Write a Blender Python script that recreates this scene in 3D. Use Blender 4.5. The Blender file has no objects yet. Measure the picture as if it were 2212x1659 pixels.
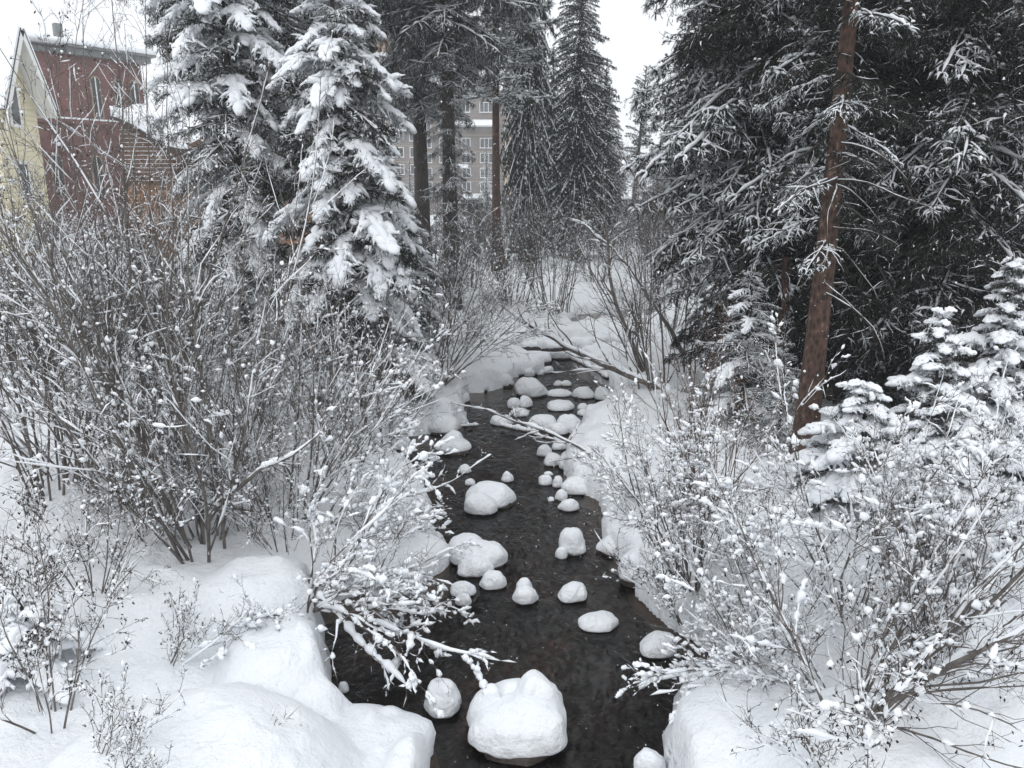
import bpy, math, random
import numpy as np
from mathutils import Vector

# ------------------------------------------------------------------ camera
FPX, CX, CY = 1663.0, 1106.0, 829.5
PITCH = math.radians(14.0)
CAMH = 4.5
scene = bpy.context.scene
COL = scene.collection
cam_d = bpy.data.cameras.new("camera")
cam_d.sensor_width = 36.0
cam_d.lens = 36.0 * FPX / 2212.0
cam_d.clip_start = 0.05
cam_d.clip_end = 3000
cam = bpy.data.objects.new("camera", cam_d)
COL.objects.link(cam)
cam.location = (0, 0, CAMH)
cam.rotation_euler = (math.radians(90) - PITCH, 0, 0)
scene.camera = cam

# ------------------------------------------------------------------ world, sun
world = bpy.data.worlds.new("World")
scene.world = world
world.use_nodes = True
nt = world.node_tree
nt.nodes.clear()
wo = nt.nodes.new("ShaderNodeOutputWorld")
bg = nt.nodes.new("ShaderNodeBackground")
sky = nt.nodes.new("ShaderNodeTexSky")
sky.sky_type = 'NISHITA'
sky.sun_disc = False
sky.sun_elevation = math.radians(38)
sky.sun_rotation = math.radians(200)
hsv = nt.nodes.new("ShaderNodeHueSaturation")
hsv.inputs['Saturation'].default_value = 0.25
hsv.inputs['Value'].default_value = 0.1
nt.links.new(sky.outputs[0], hsv.inputs['Color'])
tc = nt.nodes.new("ShaderNodeTexCoord")
sep = nt.nodes.new("ShaderNodeSeparateXYZ")
nt.links.new(tc.outputs['Generated'], sep.inputs[0])
ramp = nt.nodes.new("ShaderNodeValToRGB")       # overcast cloud layer: a little brighter overhead
ramp.color_ramp.elements[0].position = 0.0
ramp.color_ramp.elements[0].color = (0.80, 0.83, 0.86, 1)
ramp.color_ramp.elements[1].position = 1.0
ramp.color_ramp.elements[1].color = (1.50, 1.545, 1.59, 1)
nt.links.new(sep.outputs['Z'], ramp.inputs[0])
mix = nt.nodes.new("ShaderNodeMixRGB")
mix.inputs[0].default_value = 0.93
nt.links.new(hsv.outputs[0], mix.inputs[1])
nt.links.new(ramp.outputs[0], mix.inputs[2])
nt.links.new(mix.outputs[0], bg.inputs[0])
bg.inputs[1].default_value = 1.0
nt.links.new(bg.outputs[0], wo.inputs[0])

sun_d = bpy.data.lights.new("sun", 'SUN')
sun_d.energy = 0.5
sun_d.angle = math.radians(40)
sun_d.color = (1, 0.98, 0.95)
sun = bpy.data.objects.new("sun", sun_d)
COL.objects.link(sun)
sun.rotation_euler = (math.radians(52), 0, math.radians(-20))

scene.view_settings.view_transform = 'Standard'
scene.view_settings.look = 'None'
scene.view_settings.exposure = 0.22
scene.view_settings.gamma = 1.0
scene.view_settings.use_curve_mapping = False
cy = scene.cycles
cy.use_denoising = True
cy.max_bounces = 8
cy.diffuse_bounces = 4
cy.glossy_bounces = 3
cy.transmission_bounces = 4
cy.volume_bounces = 1
cy.transparent_max_bounces = 12
cy.caustics_reflective = False
cy.caustics_refractive = False

# ------------------------------------------------------------------ pixel -> place
SP, CP = math.sin(PITCH), math.cos(PITCH)

def ray(px, py):
    u, v = (px - CX) / FPX, (CY - py) / FPX
    return np.array([u, CP + v * SP, -SP + v * CP])

def gnd(px, py, z=0.0):
    d = ray(px, py)
    return np.array([0, 0, CAMH]) + d * ((z - CAMH) / d[2])

def at(px, py, Y):
    d = ray(px, py)
    return np.array([0, 0, CAMH]) + d * (Y / d[1])

# ------------------------------------------------------------------ noise
def _hash(ix, iy, iz, seed):
    h = (ix * 374761393 + iy * 668265263 + iz * 2147483647 + seed * 1274126177) & 0xFFFFFFFF
    h = ((h ^ (h >> 13)) * 1274126177) & 0xFFFFFFFF
    h = h ^ (h >> 16)
    return (h & 0xFFFF).astype(np.float64) / 65535.0

def noise3(x, y, z, seed=0):
    x, y, z = np.broadcast_arrays(np.asarray(x, float), np.asarray(y, float), np.asarray(z, float))
    ix, iy, iz = np.floor(x).astype(np.int64), np.floor(y).astype(np.int64), np.floor(z).astype(np.int64)
    fx, fy, fz = x - ix, y - iy, z - iz
    fx, fy, fz = [f * f * (3 - 2 * f) for f in (fx, fy, fz)]
    r = 0
    for dx in (0, 1):
        for dy in (0, 1):
            for dz in (0, 1):
                w = (fx if dx else 1 - fx) * (fy if dy else 1 - fy) * (fz if dz else 1 - fz)
                r = r + w * _hash(ix + dx, iy + dy, iz + dz, seed)
    return r * 2 - 1

# ------------------------------------------------------------------ mesh accumulation
class Acc:
    def __init__(self):
        self.V, self.F, self.M, self.n = [], [], [], 0

    def add(self, V, F, m=0):
        V = np.asarray(V, float).reshape(-1, 3)
        F = np.asarray(F, np.int64)
        if len(F) == 0:
            return
        self.V.append(V)
        self.F.append(F + self.n)
        self.M.append(m)
        self.n += len(V)

    def mesh(self, name, mats, smooth=True, flat_mats=()):
        me = bpy.data.meshes.new(name)
        if not self.V:
            return me
        V = np.concatenate(self.V)
        loops = np.concatenate([f.ravel() for f in self.F])
        tot = np.concatenate([np.full(len(f), f.shape[1]) for f in self.F])
        start = np.concatenate([[0], np.cumsum(tot)[:-1]])
        mi = np.concatenate([np.full(len(f), m) for f, m in zip(self.F, self.M)])
        me.vertices.add(len(V))
        me.vertices.foreach_set('co', V.astype(np.float32).ravel())
        me.loops.add(len(loops))
        me.loops.foreach_set('vertex_index', loops.astype(np.int32))
        me.polygons.add(len(tot))
        me.polygons.foreach_set('loop_start', start.astype(np.int32))
        me.polygons.foreach_set('loop_total', tot.astype(np.int32))
        me.polygons.foreach_set('material_index', mi.astype(np.int32))
        me.polygons.foreach_set('use_smooth', (~np.isin(mi, flat_mats)) & smooth)
        for m in mats:
            me.materials.append(m)
        me.update(calc_edges=True)
        return me

def norm(a):
    return a / np.maximum(np.linalg.norm(a, axis=-1, keepdims=True), 1e-9)

def tubes(P, R, sides):
    """P (M,N,3), R (M,N) -> V, F quads"""
    P = np.asarray(P, float)
    R = np.asarray(R, float)
    if P.ndim == 2:
        P, R = P[None], R[None]
    M, N, _ = P.shape
    T = np.empty_like(P)
    T[:, 1:-1] = P[:, 2:] - P[:, :-2]
    T[:, 0] = P[:, 1] - P[:, 0]
    T[:, -1] = P[:, -1] - P[:, -2]
    T = norm(T)
    avg = norm(P[:, -1] - P[:, 0])
    ref = np.zeros((M, 3))
    vert = np.abs(avg[:, 2]) > 0.8
    ref[~vert, 2] = 1
    ref[vert, 0] = 1
    ref = np.repeat(ref[:, None, :], N, 1)
    S = norm(np.cross(T, ref))
    U = np.cross(S, T)
    a = np.arange(sides) / sides * 2 * np.pi + math.pi / sides
    ring = S[:, :, None, :] * np.cos(a)[None, None, :, None] + U[:, :, None, :] * np.sin(a)[None, None, :, None]
    V = P[:, :, None, :] + ring * R[:, :, None, None]
    idx = np.arange(M * N * sides).reshape(M, N, sides)
    a0 = idx[:, :-1, :]
    a1 = np.roll(a0, -1, 2)
    b0 = idx[:, 1:, :]
    b1 = np.roll(b0, -1, 2)
    F = np.stack([a0, a1, b1, b0], -1).reshape(-1, 4)
    return V.reshape(-1, 3), F

def ico(sub):
    import bmesh
    bm = bmesh.new()
    bmesh.ops.create_icosphere(bm, subdivisions=sub, radius=1.0)
    V = np.array([v.co[:] for v in bm.verts])
    F = np.array([[v.index for v in f.verts] for f in bm.faces])
    bm.free()
    return V, F

ICO = {k: ico(k) for k in (1, 2, 3, 4, 5)}
_o = np.array([[1, 0, 0], [-1, 0, 0], [0, 1, 0], [0, -1, 0], [0, 0, 1], [0, 0, -1]], float)
_of = np.array([[0, 2, 4], [2, 1, 4], [1, 3, 4], [3, 0, 4], [2, 0, 5], [1, 2, 5], [3, 1, 5], [0, 3, 5]])

def _subdiv(V, F):
    V = list(map(tuple, V))
    cache = {}
    out = []
    def mid(a, b):
        k = (min(a, b), max(a, b))
        if k not in cache:
            m = (np.array(V[a]) + np.array(V[b]))
            V.append(tuple(m / np.linalg.norm(m)))
            cache[k] = len(V) - 1
        return cache[k]
    for a, b, c in F:
        ab, bc, ca = mid(a, b), mid(b, c), mid(c, a)
        out += [[a, ab, ca], [ab, b, bc], [ca, bc, c], [ab, bc, ca]]
    return np.array(V), np.array(out)

OCT = (_o, _of)
OCT2 = _subdiv(_o, _of)

def blobs(rng, C, S, tmpl=OCT2, jit=0.25, axis=None):
    """C (M,3) centres, S (M,3) half sizes, axis (M,3) direction of local x"""
    TV, TF = tmpl
    M = len(C)
    if M == 0:
        return np.zeros((0, 3)), np.zeros((0, 3), int)
    V = TV[None] * (1 + rng.uniform(-jit, jit, (M, len(TV), 1)))
    V = V * S[:, None, :]
    if axis is None:
        a = rng.uniform(0, 6.28, M)
        axis = np.stack([np.cos(a), np.sin(a), rng.uniform(-.2, .2, M)], 1)
    X = norm(axis)
    Y = norm(np.cross(np.array([0, 0, 1.0]) + X * 1e-3, X))
    Z = np.cross(X, Y)
    W = V[:, :, 0:1] * X[:, None] + V[:, :, 1:2] * Y[:, None] + V[:, :, 2:3] * Z[:, None]
    W = W + C[:, None]
    F = TF[None] + (np.arange(M) * len(TV))[:, None, None]
    return W.reshape(-1, 3), F.reshape(-1, 3)

# ------------------------------------------------------------------ materials
def new_mat(name):
    m = bpy.data.materials.new(name)
    m.use_nodes = True
    n = m.node_tree
    b = n.nodes['Principled BSDF']
    return m, n, b

def tex_noise(n, scale, detail=4, rough=.5, coord='Object', stretch=None):
    t = n.nodes.new('ShaderNodeTexCoord')
    s = n.nodes.new('ShaderNodeTexNoise')
    s.inputs['Scale'].default_value = scale
    s.inputs['Detail'].default_value = detail
    s.inputs['Roughness'].default_value = rough
    src = t.outputs[coord]
    if stretch:
        mp = n.nodes.new('ShaderNodeMapping')
        mp.inputs['Scale'].default_value = stretch
        n.links.new(src, mp.inputs[0])
        src = mp.outputs[0]
    n.links.new(src, s.inputs['Vector'])
    return s

def ramp2(n, fac, c0, c1, p0=0.3, p1=0.7):
    r = n.nodes.new('ShaderNodeValToRGB')
    r.color_ramp.elements[0].position = p0
    r.color_ramp.elements[1].position = p1
    r.color_ramp.elements[0].color = (*c0, 1)
    r.color_ramp.elements[1].color = (*c1, 1)
    n.links.new(fac, r.inputs[0])
    return r

def bump(n, b, h, strength, dist, prev=None):
    k = n.nodes.new('ShaderNodeBump')
    k.inputs['Strength'].default_value = strength
    k.inputs['Distance'].default_value = dist
    n.links.new(h, k.inputs['Height'])
    if prev is not None:
        n.links.new(prev.outputs[0], k.inputs['Normal'])
    n.links.new(k.outputs[0], b.inputs['Normal'])
    return k

def mat_simple(name, c0, c1, scale=8, rough=.8, bmp=0.0, dist=.01, stretch=None, coord='Object', spec=.3):
    m, n, b = new_mat(name)
    s = tex_noise(n, scale, 5, .6, coord, stretch)
    r = ramp2(n, s.outputs[0], c0, c1)
    n.links.new(r.outputs[0], b.inputs['Base Color'])
    b.inputs['Roughness'].default_value = rough
    b.inputs['Specular IOR Level'].default_value = spec
    if bmp:
        bump(n, b, s.outputs[0], bmp, dist)
    return m

def mat_snow(name, fine=True):
    m, n, b = new_mat(name)
    s = tex_noise(n, 2.0, 3)
    r = ramp2(n, s.outputs[0], (.80, .825, .86), (.86, .875, .90))
    n.links.new(r.outputs[0], b.inputs['Base Color'])
    b.inputs['Roughness'].default_value = .75
    b.inputs['Specular IOR Level'].default_value = .15
    if fine:
        s1 = tex_noise(n, 26, 5, .65)
        s2 = tex_noise(n, 7, 3, .5)
        k = bump(n, b, s1.outputs[0], .7, .04)
        bump(n, b, s2.outputs[0], .55, .06, k)
    return m

M_SNOW = mat_snow("snow")
M_SNOWT = mat_snow("twig_snow", False)
M_TWIG = mat_simple("twig_bark", (.055, .045, .042), (.13, .115, .105), 12, .85)
M_REDTWIG = mat_simple("red_twig_bark", (.075, .045, .035), (.14, .085, .06), 12, .85)
M_STEM = mat_simple("alder_bark", (.07, .06, .054), (.20, .18, .165), 14, .85, .6, .006, (1, 1, .35))
M_CATKIN = mat_simple("catkin", (.012, .009, .008), (.04, .03, .025), 30, .9)
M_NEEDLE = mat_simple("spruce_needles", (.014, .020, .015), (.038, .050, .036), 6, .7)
M_NEEDLE2 = mat_simple("shaded_spruce_needles", (.008, .012, .009), (.024, .030, .023), 6, .7)  # same spruce needles, shade between the boughs put into a darker colour
M_NEEDLE3 = mat_simple("pine_needles", (.035, .045, .03), (.08, .09, .06), 6, .7)
M_BARK = mat_simple("spruce_bark", (.035, .030, .027), (.10, .085, .075), 16, .9, .9, .02, (1, 1, .4))
def mat_redbark():
    m, n, b = new_mat("red_flaky_bark")
    t = n.nodes.new('ShaderNodeTexCoord')
    mp = n.nodes.new('ShaderNodeMapping'); mp.inputs['Scale'].default_value = (1, 1, .5)
    n.links.new(t.outputs['Object'], mp.inputs[0])
    v = n.nodes.new('ShaderNodeTexVoronoi'); v.inputs['Scale'].default_value = 19
    n.links.new(mp.outputs[0], v.inputs['Vector'])
    s = n.nodes.new('ShaderNodeTexNoise'); s.inputs['Scale'].default_value = 18; s.inputs['Detail'].default_value = 6
    n.links.new(mp.outputs[0], s.inputs['Vector'])
    a = n.nodes.new('ShaderNodeMath'); a.operation = 'MULTIPLY'
    n.links.new(v.outputs['Distance'], a.inputs[0]); n.links.new(s.outputs[0], a.inputs[1])
    r = ramp2(n, a.outputs[0], (.020, .012, .009), (.105, .058, .042), .05, .42)
    e = r.color_ramp.elements.new(.8); e.color = (.34, .27, .23, 1)
    n.links.new(r.outputs[0], b.inputs['Base Color'])
    b.inputs['Roughness'].default_value = .85
    bump(n, b, a.outputs[0], 1.0, .02)
    return m
M_REDBARK = mat_redbark()
M_ROCK = mat_simple("wet_rock", (.02, .017, .015), (.09, .075, .065), 9, .5, .8, .03)
M_BED = None

# ------------------------------------------------------------------ object helpers
def put(name, me, parent=None, loc=(0, 0, 0), rot=(0, 0, 0), scl=(1, 1, 1), **props):
    o = bpy.data.objects.new(name, me)
    COL.objects.link(o)
    if parent is not None:
        o.parent = parent
    o.location = loc
    o.rotation_euler = rot
    o.scale = scl
    for k, v in props.items():
        o[k] = v
    return o

def thing(name, label, cat, loc=(0, 0, 0), group=None, rot=(0, 0, 0), me=None, scl=(1, 1, 1)):
    o = put(name, me, None, loc, rot, scl)
    o['label'] = label
    o['category'] = cat
    if group:
        o['group'] = group
    return o

BOXF = np.array([[0, 3, 2, 1], [4, 5, 6, 7], [0, 1, 5, 4], [1, 2, 6, 5], [2, 3, 7, 6], [3, 0, 4, 7]])
def box(x0, x1, y0, y1, z0, z1):
    return np.array([[x0, y0, z0], [x1, y0, z0], [x1, y1, z0], [x0, y1, z0],
                     [x0, y0, z1], [x1, y0, z1], [x1, y1, z1], [x0, y1, z1]], float), BOXF

def boxmesh(name, dims, mat, smooth=False):
    a = Acc()
    a.add(*box(*dims))
    return a.mesh(name, [mat], smooth)

def prism(outline, y0, y1):
    """outline list of (x,z) extruded from y0 to y1"""
    n = len(outline)
    V = np.array([[x, y0, z] for x, z in outline] + [[x, y1, z] for x, z in outline], float)
    side = [[i, (i + 1) % n, n + (i + 1) % n, n + i] for i in range(n)]
    return V, side, list(range(n))[::-1], [n + i for i in range(n)]

def prism_mesh(name, outline, y0, y1, mat):
    V, side, f0, f1 = prism(outline, y0, y1)
    me = bpy.data.meshes.new(name)
    me.from_pydata([tuple(v) for v in V], [], side + [f0, f1])
    me.materials.append(mat)
    me.update()
    return me
# ------------------------------------------------------------------ terrain and stream
STREAM = [(880, 2300), (915, 1900), (930, 1680), (944, 1610), (900, 1592), (830, 1578), (735, 1572), (712, 1490), (700, 1400), (684, 1345),
          (700, 1305), (770, 1290), (860, 1292), (905, 1262), (945, 1240), (975, 1215), (950, 1190), (925, 1160), (930, 1130), (915, 1060),
          (890, 1030), (858, 1000), (852, 962), (885, 942), (925, 936), (985, 933), (1008, 918), (1000, 886), (1012, 866),
          (1014, 850), (1055, 846), (1100, 833), (1110, 816), (1140, 811), (1175, 800), (1184, 786), (1182, 772), (1235, 775),
          (1246, 785), (1268, 800), (1296, 828), (1322, 846), (1320, 866), (1298, 892), (1268, 902), (1250, 925), (1258, 938), (1228, 958),
          (1222, 985), (1212, 1015), (1240, 1062), (1272, 1076), (1290, 1084), (1300, 1110), (1298, 1159), (1322, 1200), (1350, 1222),
          (1375, 1290), (1420, 1332), (1470, 1372), (1530, 1412), (1545, 1445), (1560, 1490), (1500, 1508), (1455, 1560), (1439, 1640),
          (1442, 1720), (1436, 1900), (1425, 2300)]
POOL2 = [(1128, 744), (1160, 735), (1250, 737), (1292, 744), (1340, 746), (1385, 740), (1390, 750), (1290, 754), (1130, 751)]
POOL3 = [(1228, 692), (1250, 680), (1290, 677), (1330, 671), (1395, 666), (1440, 668), (1430, 680), (1400, 690), (1340, 696), (1300, 693), (1260, 698), (1235, 701)]
POLYS = [np.array([gnd(x, y)[:2] for x, y in p]) for p in (STREAM, POOL2, POOL3)]

def stream_sd(x, y):
    """signed distance to the water's edge, positive on land"""
    x = np.asarray(x, float)
    y = np.asarray(y, float)
    best = np.full(x.shape, 1e9)
    inside = np.zeros(x.shape, bool)
    for P in POLYS:
        n = len(P)
        ins = np.zeros(x.shape, bool)
        for i in range(n):
            a, b = P[i], P[(i + 1) % n]
            dx, dy = b - a
            t = np.clip(((x - a[0]) * dx + (y - a[1]) * dy) / (dx * dx + dy * dy + 1e-12), 0, 1)
            best = np.minimum(best, np.hypot(x - a[0] - t * dx, y - a[1] - t * dy))
            c = ((a[1] > y) != (b[1] > y))
            with np.errstate(divide='ignore', invalid='ignore'):
                xi = a[0] + (y - a[1]) * dx / (dy if dy else 1e-9)
            ins ^= c & (x < xi)
        inside |= ins
    return np.where(inside, -best, best)

# snow mounds: (px, py of the centre on the ground at z=.35, half width px, half depth m, top height m)
MOUNDS = [(400, 1800, 330, 1.25, 1.02), (885, 1700, 80, .62, .52), (600, 1480, 135, .75, .80), (680, 1530, 75, .42, .55),
          (1640, 1640, 215, 1.15, .72), (1500, 1610, 75, .45, .55), (1850, 1750, 260, .9, .95), (2080, 1650, 200, .8, .95),
          (300, 1380, 260, .9, .86), (560, 1330, 150, .8, .82), (800, 1120, 130, .8, .58), (760, 1210, 120, .6, .55),
          (880, 1090, 60, .7, .45), (930, 890, 70, .9, .62), (845, 905, 60, .6, .75), (960, 920, 40, .4, .5), (1000, 862, 40, .45, .38),
          (1240, 990, 45, .55, .48), (1245, 1050, 42, .5, .42), (1330, 1010, 70, .8, .62), (1330, 910, 70, .9, .55),
          (1300, 955, 60, .6, .5), (1390, 1230, 55, .55, .5), (1335, 1180, 40, .4, .36), (1450, 1330, 60, .5, .45), (1560, 1450, 60, .45, .45),
          (1190, 715, 70, 1.4, .50), (1265, 714, 60, 1.2, .34), (1340, 716, 60, 1.1, .30),
          (1150, 728, 60, 1.0, .42), (1085, 760, 55, .9, .5), (1150, 774, 45, .6, .32), (1205, 768, 40, .5, .28), (1120, 795, 45, .6, .42),
          (1290, 765, 60, .9, .5), (1330, 790, 60, .9, .6), (1060, 820, 55, .7, .5), (1250, 645, 60, 1.6, .7), (1330, 645, 80, 1.6, .7), (1420, 650, 80, 2, .8),
          (1640, 1300, 160, 1.0, .9), (1650, 1170, 140, 1.2, .95), (150, 1120, 260, 1.6, 1.0), (330, 860, 330, 2.2, 1.25)]
_md = []
for (px, py, hw, hd, top) in MOUNDS:
    c = gnd(px, py, .3)
    dist = math.hypot(c[1], CAMH - .3)
    _md.append((c[0], c[1], hw / FPX * dist, hd, top))

_rb = random.Random(12)
for P_ in POLYS:
    for i_ in range(len(P_)):
        a_, b_ = P_[i_], P_[(i_ + 1) % len(P_)]
        seg = float(np.linalg.norm(b_ - a_))
        for k_ in range(int(seg / .42) + 1):
            if _rb.random() < .30 or a_[1] < 5.4:
                continue
            q_ = a_ + (b_ - a_) * _rb.random()
            r_ = _rb.uniform(.16, .46)
            _md.append((q_[0] + _rb.uniform(-.25, .25), q_[1] + _rb.uniform(-.25, .25), r_, r_ * _rb.uniform(.7, 1.1), _rb.uniform(.2, .28 + .5 * r_)))
_low = []
for (px, py, rx, ry) in ((1310, 708, 3.0, 2.6), (1220, 712, 2.2, 2.0), (1270, 752, 2.2, 1.2), (1180, 762, 1.8, 1.3)):
    c = gnd(px, py, 0)
    _low.append((c[0], c[1], rx, ry))

def ground_h(x, y, sd=None):
    x = np.asarray(x, float)
    y = np.asarray(y, float)
    if sd is None:
        sd = stream_sd(x, y)
    d = np.maximum(sd + 0.04 * noise3(x * 2.3, y * 2.3, 0, 5) + .02 * noise3(x * 6, y * 6, 0, 6), -1)
    st = np.clip((d + .05) / .16, 0, 1)
    st = st * st * (3 - 2 * st)
    land = .20 + .30 * (1 - np.exp(-np.maximum(d, 0) / .45)) + .32 * (1 - np.exp(-np.maximum(d, 0) / 2.5))
    land = land + .10 * noise3(x * .6, y * .6, 0, 1) * np.clip(d, 0, 1) + .05 * noise3(x * 1.7, y * 1.7, 0, 2) * np.clip(d * 2, 0, 1)
    land = land + .25 * noise3(x * .15, y * .15, 0, 3) * np.clip((d - 2) / 4, 0, 1)
    for (lx, ly, lr, lry) in _low:
        g = np.exp(-((x - lx) / lr) ** 2 - ((y - ly) / lry) ** 2)
        land = land * (1 - .72 * g)
    for (mx, my, rx, ry, top) in _md:
        q = ((x - mx) / rx) ** 2 + ((y - my) / ry) ** 2
        k = np.clip(1.15 - q, 0, None)
        hm = top * np.sqrt(np.clip(k, 0, 1.0)) * np.where(q < .15, 1, 1)
        hm = np.where(q < 1.15, hm, 0)
        s = .05 if rx < .6 else .14
        h = np.clip(.5 + .5 * (hm - land) / s, 0, 1)
        land = land * (1 - h) + hm * h + s * h * (1 - h)
    land = land + .014 * noise3(x * 5, y * 5, 0, 4)
    clump = np.clip(noise3(x * 7, y * 7, 0, 14) - .25, 0, 1) * np.clip(noise3(x * .7, y * .7, 0, 15) + .15, 0, 1)
    land = land + .13 * clump * (y < 30)
    return -0.4 + (land + .4) * st

def gz(x, y):
    return float(ground_h(np.array([x]), np.array([y]))[0])

def base_at(px, py, z=.7):
    """point on the snow seen at a pixel"""
    p = gnd(px, py, z)
    for _ in range(4):
        z = gz(p[0], p[1])
        p = gnd(px, py, z)
    return np.array([p[0], p[1], z])

def put_on(px, Y):
    """ground point at depth Y in the direction of picture column px"""
    x = (px - CX) / FPX * (Y * CP + (CAMH - .7) * SP)
    return np.array([x, Y, gz(x, Y)])

def build_ground():
    k = .0095
    y0, ymax = 2.2, 420.0
    nr = int(math.log(ymax / y0) / k)
    ys = y0 * np.exp(np.arange(nr) * k)
    nc = 440
    u = np.linspace(-1, 1, nc)
    Y = np.repeat(ys[:, None], nc, 1)
    X = u[None] * (.72 * Y + 2.2)
    sd = stream_sd(X, Y)
    H = ground_h(X, Y, sd)
    # let the snow bulge a little over the water
    gy, gx = np.gradient(sd)
    e = 1e-2
    gx = (stream_sd(X + e, Y) - sd) / e
    gy = (stream_sd(X, Y + e) - sd) / e
    w = np.clip(1 - np.abs(H - .2) / .2, 0, 1) * (np.abs(sd) < .3)
    X2 = X - gx * w * .07
    Y2 = Y - gy * w * .07
    keep = (sd > -.5)
    V = np.stack([X2, Y2, H], -1).reshape(-1, 3)
    idx = np.arange(nr * nc).reshape(nr, nc)
    F = np.stack([idx[:-1, :-1], idx[:-1, 1:], idx[1:, 1:], idx[1:, :-1]], -1).reshape(-1, 4)
    kf = keep.ravel()[F].any(1)
    a = Acc()
    a.add(V, F[kf])
    return a.mesh("snow_ground", [M_SNOW])

put("snow_ground", build_ground(), kind='structure')

def mat_bed():
    m, n, b = new_mat("stream_bed")
    t = n.nodes.new('ShaderNodeTexCoord')
    v = n.nodes.new('ShaderNodeTexVoronoi'); v.inputs['Scale'].default_value = 7
    n.links.new(t.outputs['Object'], v.inputs['Vector'])
    s = n.nodes.new('ShaderNodeTexNoise'); s.inputs['Scale'].default_value = 1.1; s.inputs['Detail'].default_value = 5
    n.links.new(t.outputs['Object'], s.inputs['Vector'])
    r = ramp2(n, s.outputs[0], (.012, .009, .007), (.17, .085, .045), .46, .72)
    mx = n.nodes.new('ShaderNodeMixRGB'); mx.blend_type = 'MULTIPLY'; mx.inputs[0].default_value = .65
    n.links.new(r.outputs[0], mx.inputs[1]); n.links.new(v.outputs['Color'], mx.inputs[2])
    n.links.new(mx.outputs[0], b.inputs['Base Color'])
    bump(n, b, v.outputs['Distance'], 1.0, .1)
    return m
M_BED = mat_bed()

def mat_water():
    m = bpy.data.materials.new("stream_water")
    m.use_nodes = True
    n = m.node_tree
    n.nodes.clear()
    out = n.nodes.new('ShaderNodeOutputMaterial')
    tr = n.nodes.new('ShaderNodeBsdfTransparent'); tr.inputs[0].default_value = (.44, .35, .28, 1)
    gl = n.nodes.new('ShaderNodeBsdfGlossy'); gl.inputs['Roughness'].default_value = .06
    gl.inputs[0].default_value = (1, 1, 1, 1)
    fr = n.nodes.new('ShaderNodeFresnel'); fr.inputs[0].default_value = 1.33
    mx = n.nodes.new('ShaderNodeMixShader')
    t = n.nodes.new('ShaderNodeTexCoord')
    mp = n.nodes.new('ShaderNodeMapping'); mp.inputs['Scale'].default_value = (1.0, .62, 1)
    n.links.new(t.outputs['Object'], mp.inputs[0])
    s = n.nodes.new('ShaderNodeTexNoise'); s.inputs['Scale'].default_value = 9; s.inputs['Detail'].default_value = 5
    s.inputs['Distortion'].default_value = 1.2
    s2 = n.nodes.new('ShaderNodeTexNoise'); s2.inputs['Scale'].default_value = 1.6; s2.inputs['Detail'].default_value = 3
    n.links.new(mp.outputs[0], s.inputs['Vector']); n.links.new(mp.outputs[0], s2.inputs['Vector'])
    mul = n.nodes.new('ShaderNodeMath'); mul.operation = 'MULTIPLY'
    r2 = n.nodes.new('ShaderNodeMapRange'); r2.inputs[1].default_value = .35; r2.inputs[2].default_value = .7
    r2.inputs[3].default_value = .25
    n.links.new(s2.outputs[0], r2.inputs[0])
    n.links.new(s.outputs[0], mul.inputs[0]); n.links.new(r2.outputs[0], mul.inputs[1])
    k = n.nodes.new('ShaderNodeBump'); k.inputs['Strength'].default_value = 1.0; k.inputs['Distance'].default_value = .045
    n.links.new(mul.outputs[0], k.inputs['Height'])
    n.links.new(k.outputs[0], gl.inputs['Normal']); n.links.new(k.outputs[0], fr.inputs['Normal'])
    n.links.new(fr.outputs[0], mx.inputs[0]); n.links.new(tr.outputs[0], mx.inputs[1]); n.links.new(gl.outputs[0], mx.inputs[2])
    n.links.new(mx.outputs[0], out.inputs[0])
    return m
M_WATER = mat_water()

def grid_mesh(name, x0, x1, y0, y1, nx, ny, zf, mat):
    xs, ys = np.linspace(x0, x1, nx), np.linspace(y0, y1, ny)
    X, Y = np.meshgrid(xs, ys)
    Z = zf(X, Y)
    idx = np.arange(nx * ny).reshape(ny, nx)
    F = np.stack([idx[:-1, :-1], idx[:-1, 1:], idx[1:, 1:], idx[1:, :-1]], -1).reshape(-1, 4)
    a = Acc()
    a.add(np.stack([X, Y, Z], -1).reshape(-1, 3), F)
    return a.mesh(name, [mat])

put("stream_bed", grid_mesh("stream_bed", -5, 12, 1.5, 36, 90, 180,
    lambda X, Y: -.24 + .06 * noise3(X * 2.2, Y * 2.2, 0, 9) + .05 * noise3(X * .8, Y * .8, 0, 10), M_BED), kind='structure')
put("stream_water", grid_mesh("stream_water", -5, 12, 1.5, 36, 2, 2, lambda X, Y: X * 0, M_WATER), kind='structure')

# ------------------------------------------------------------------ boulders with snow caps
def lobe(acc, c, W, D, H, p, seed, sub, lean=(0, 0), m=0):
    V, F = ICO[sub]
    p = min(p, 2.35) if H > .1 else p
    r = (np.abs(V[:, 0]) ** p + np.abs(V[:, 1]) ** p + np.abs(V[:, 2]) ** p) ** (-1 / p)
    P = V * r[:, None]
    up = P[:, 2] > 0
    z = np.where(up, P[:, 2] * .80 * H, P[:, 2] * .22 * H)
    x = P[:, 0] * W / 2
    y = P[:, 1] * D / 2
    m0 = min(W, D)
    f = 2.6 / m0
    nn = noise3((x + seed) * f, y * f, z * f, seed)
    n2 = noise3((x + seed) * f * 2.6, y * f * 2.6, z * f * 2.6, seed + 7)
    k = 1 + .15 * nn + .05 * n2
    x, y, z = x * k, y * k, z * (1 + .12 * nn + .05 * n2)
    n3 = noise3(x * 14, y * 14, z * 14, seed + 9) * .006
    x = x + lean[0] * z + n3
    y = y + lean[1] * z + n3
    acc.add(np.stack([x + c[0], y + c[1], z + .21 * H - .012 + c[2]], 1), F, m)

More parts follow.
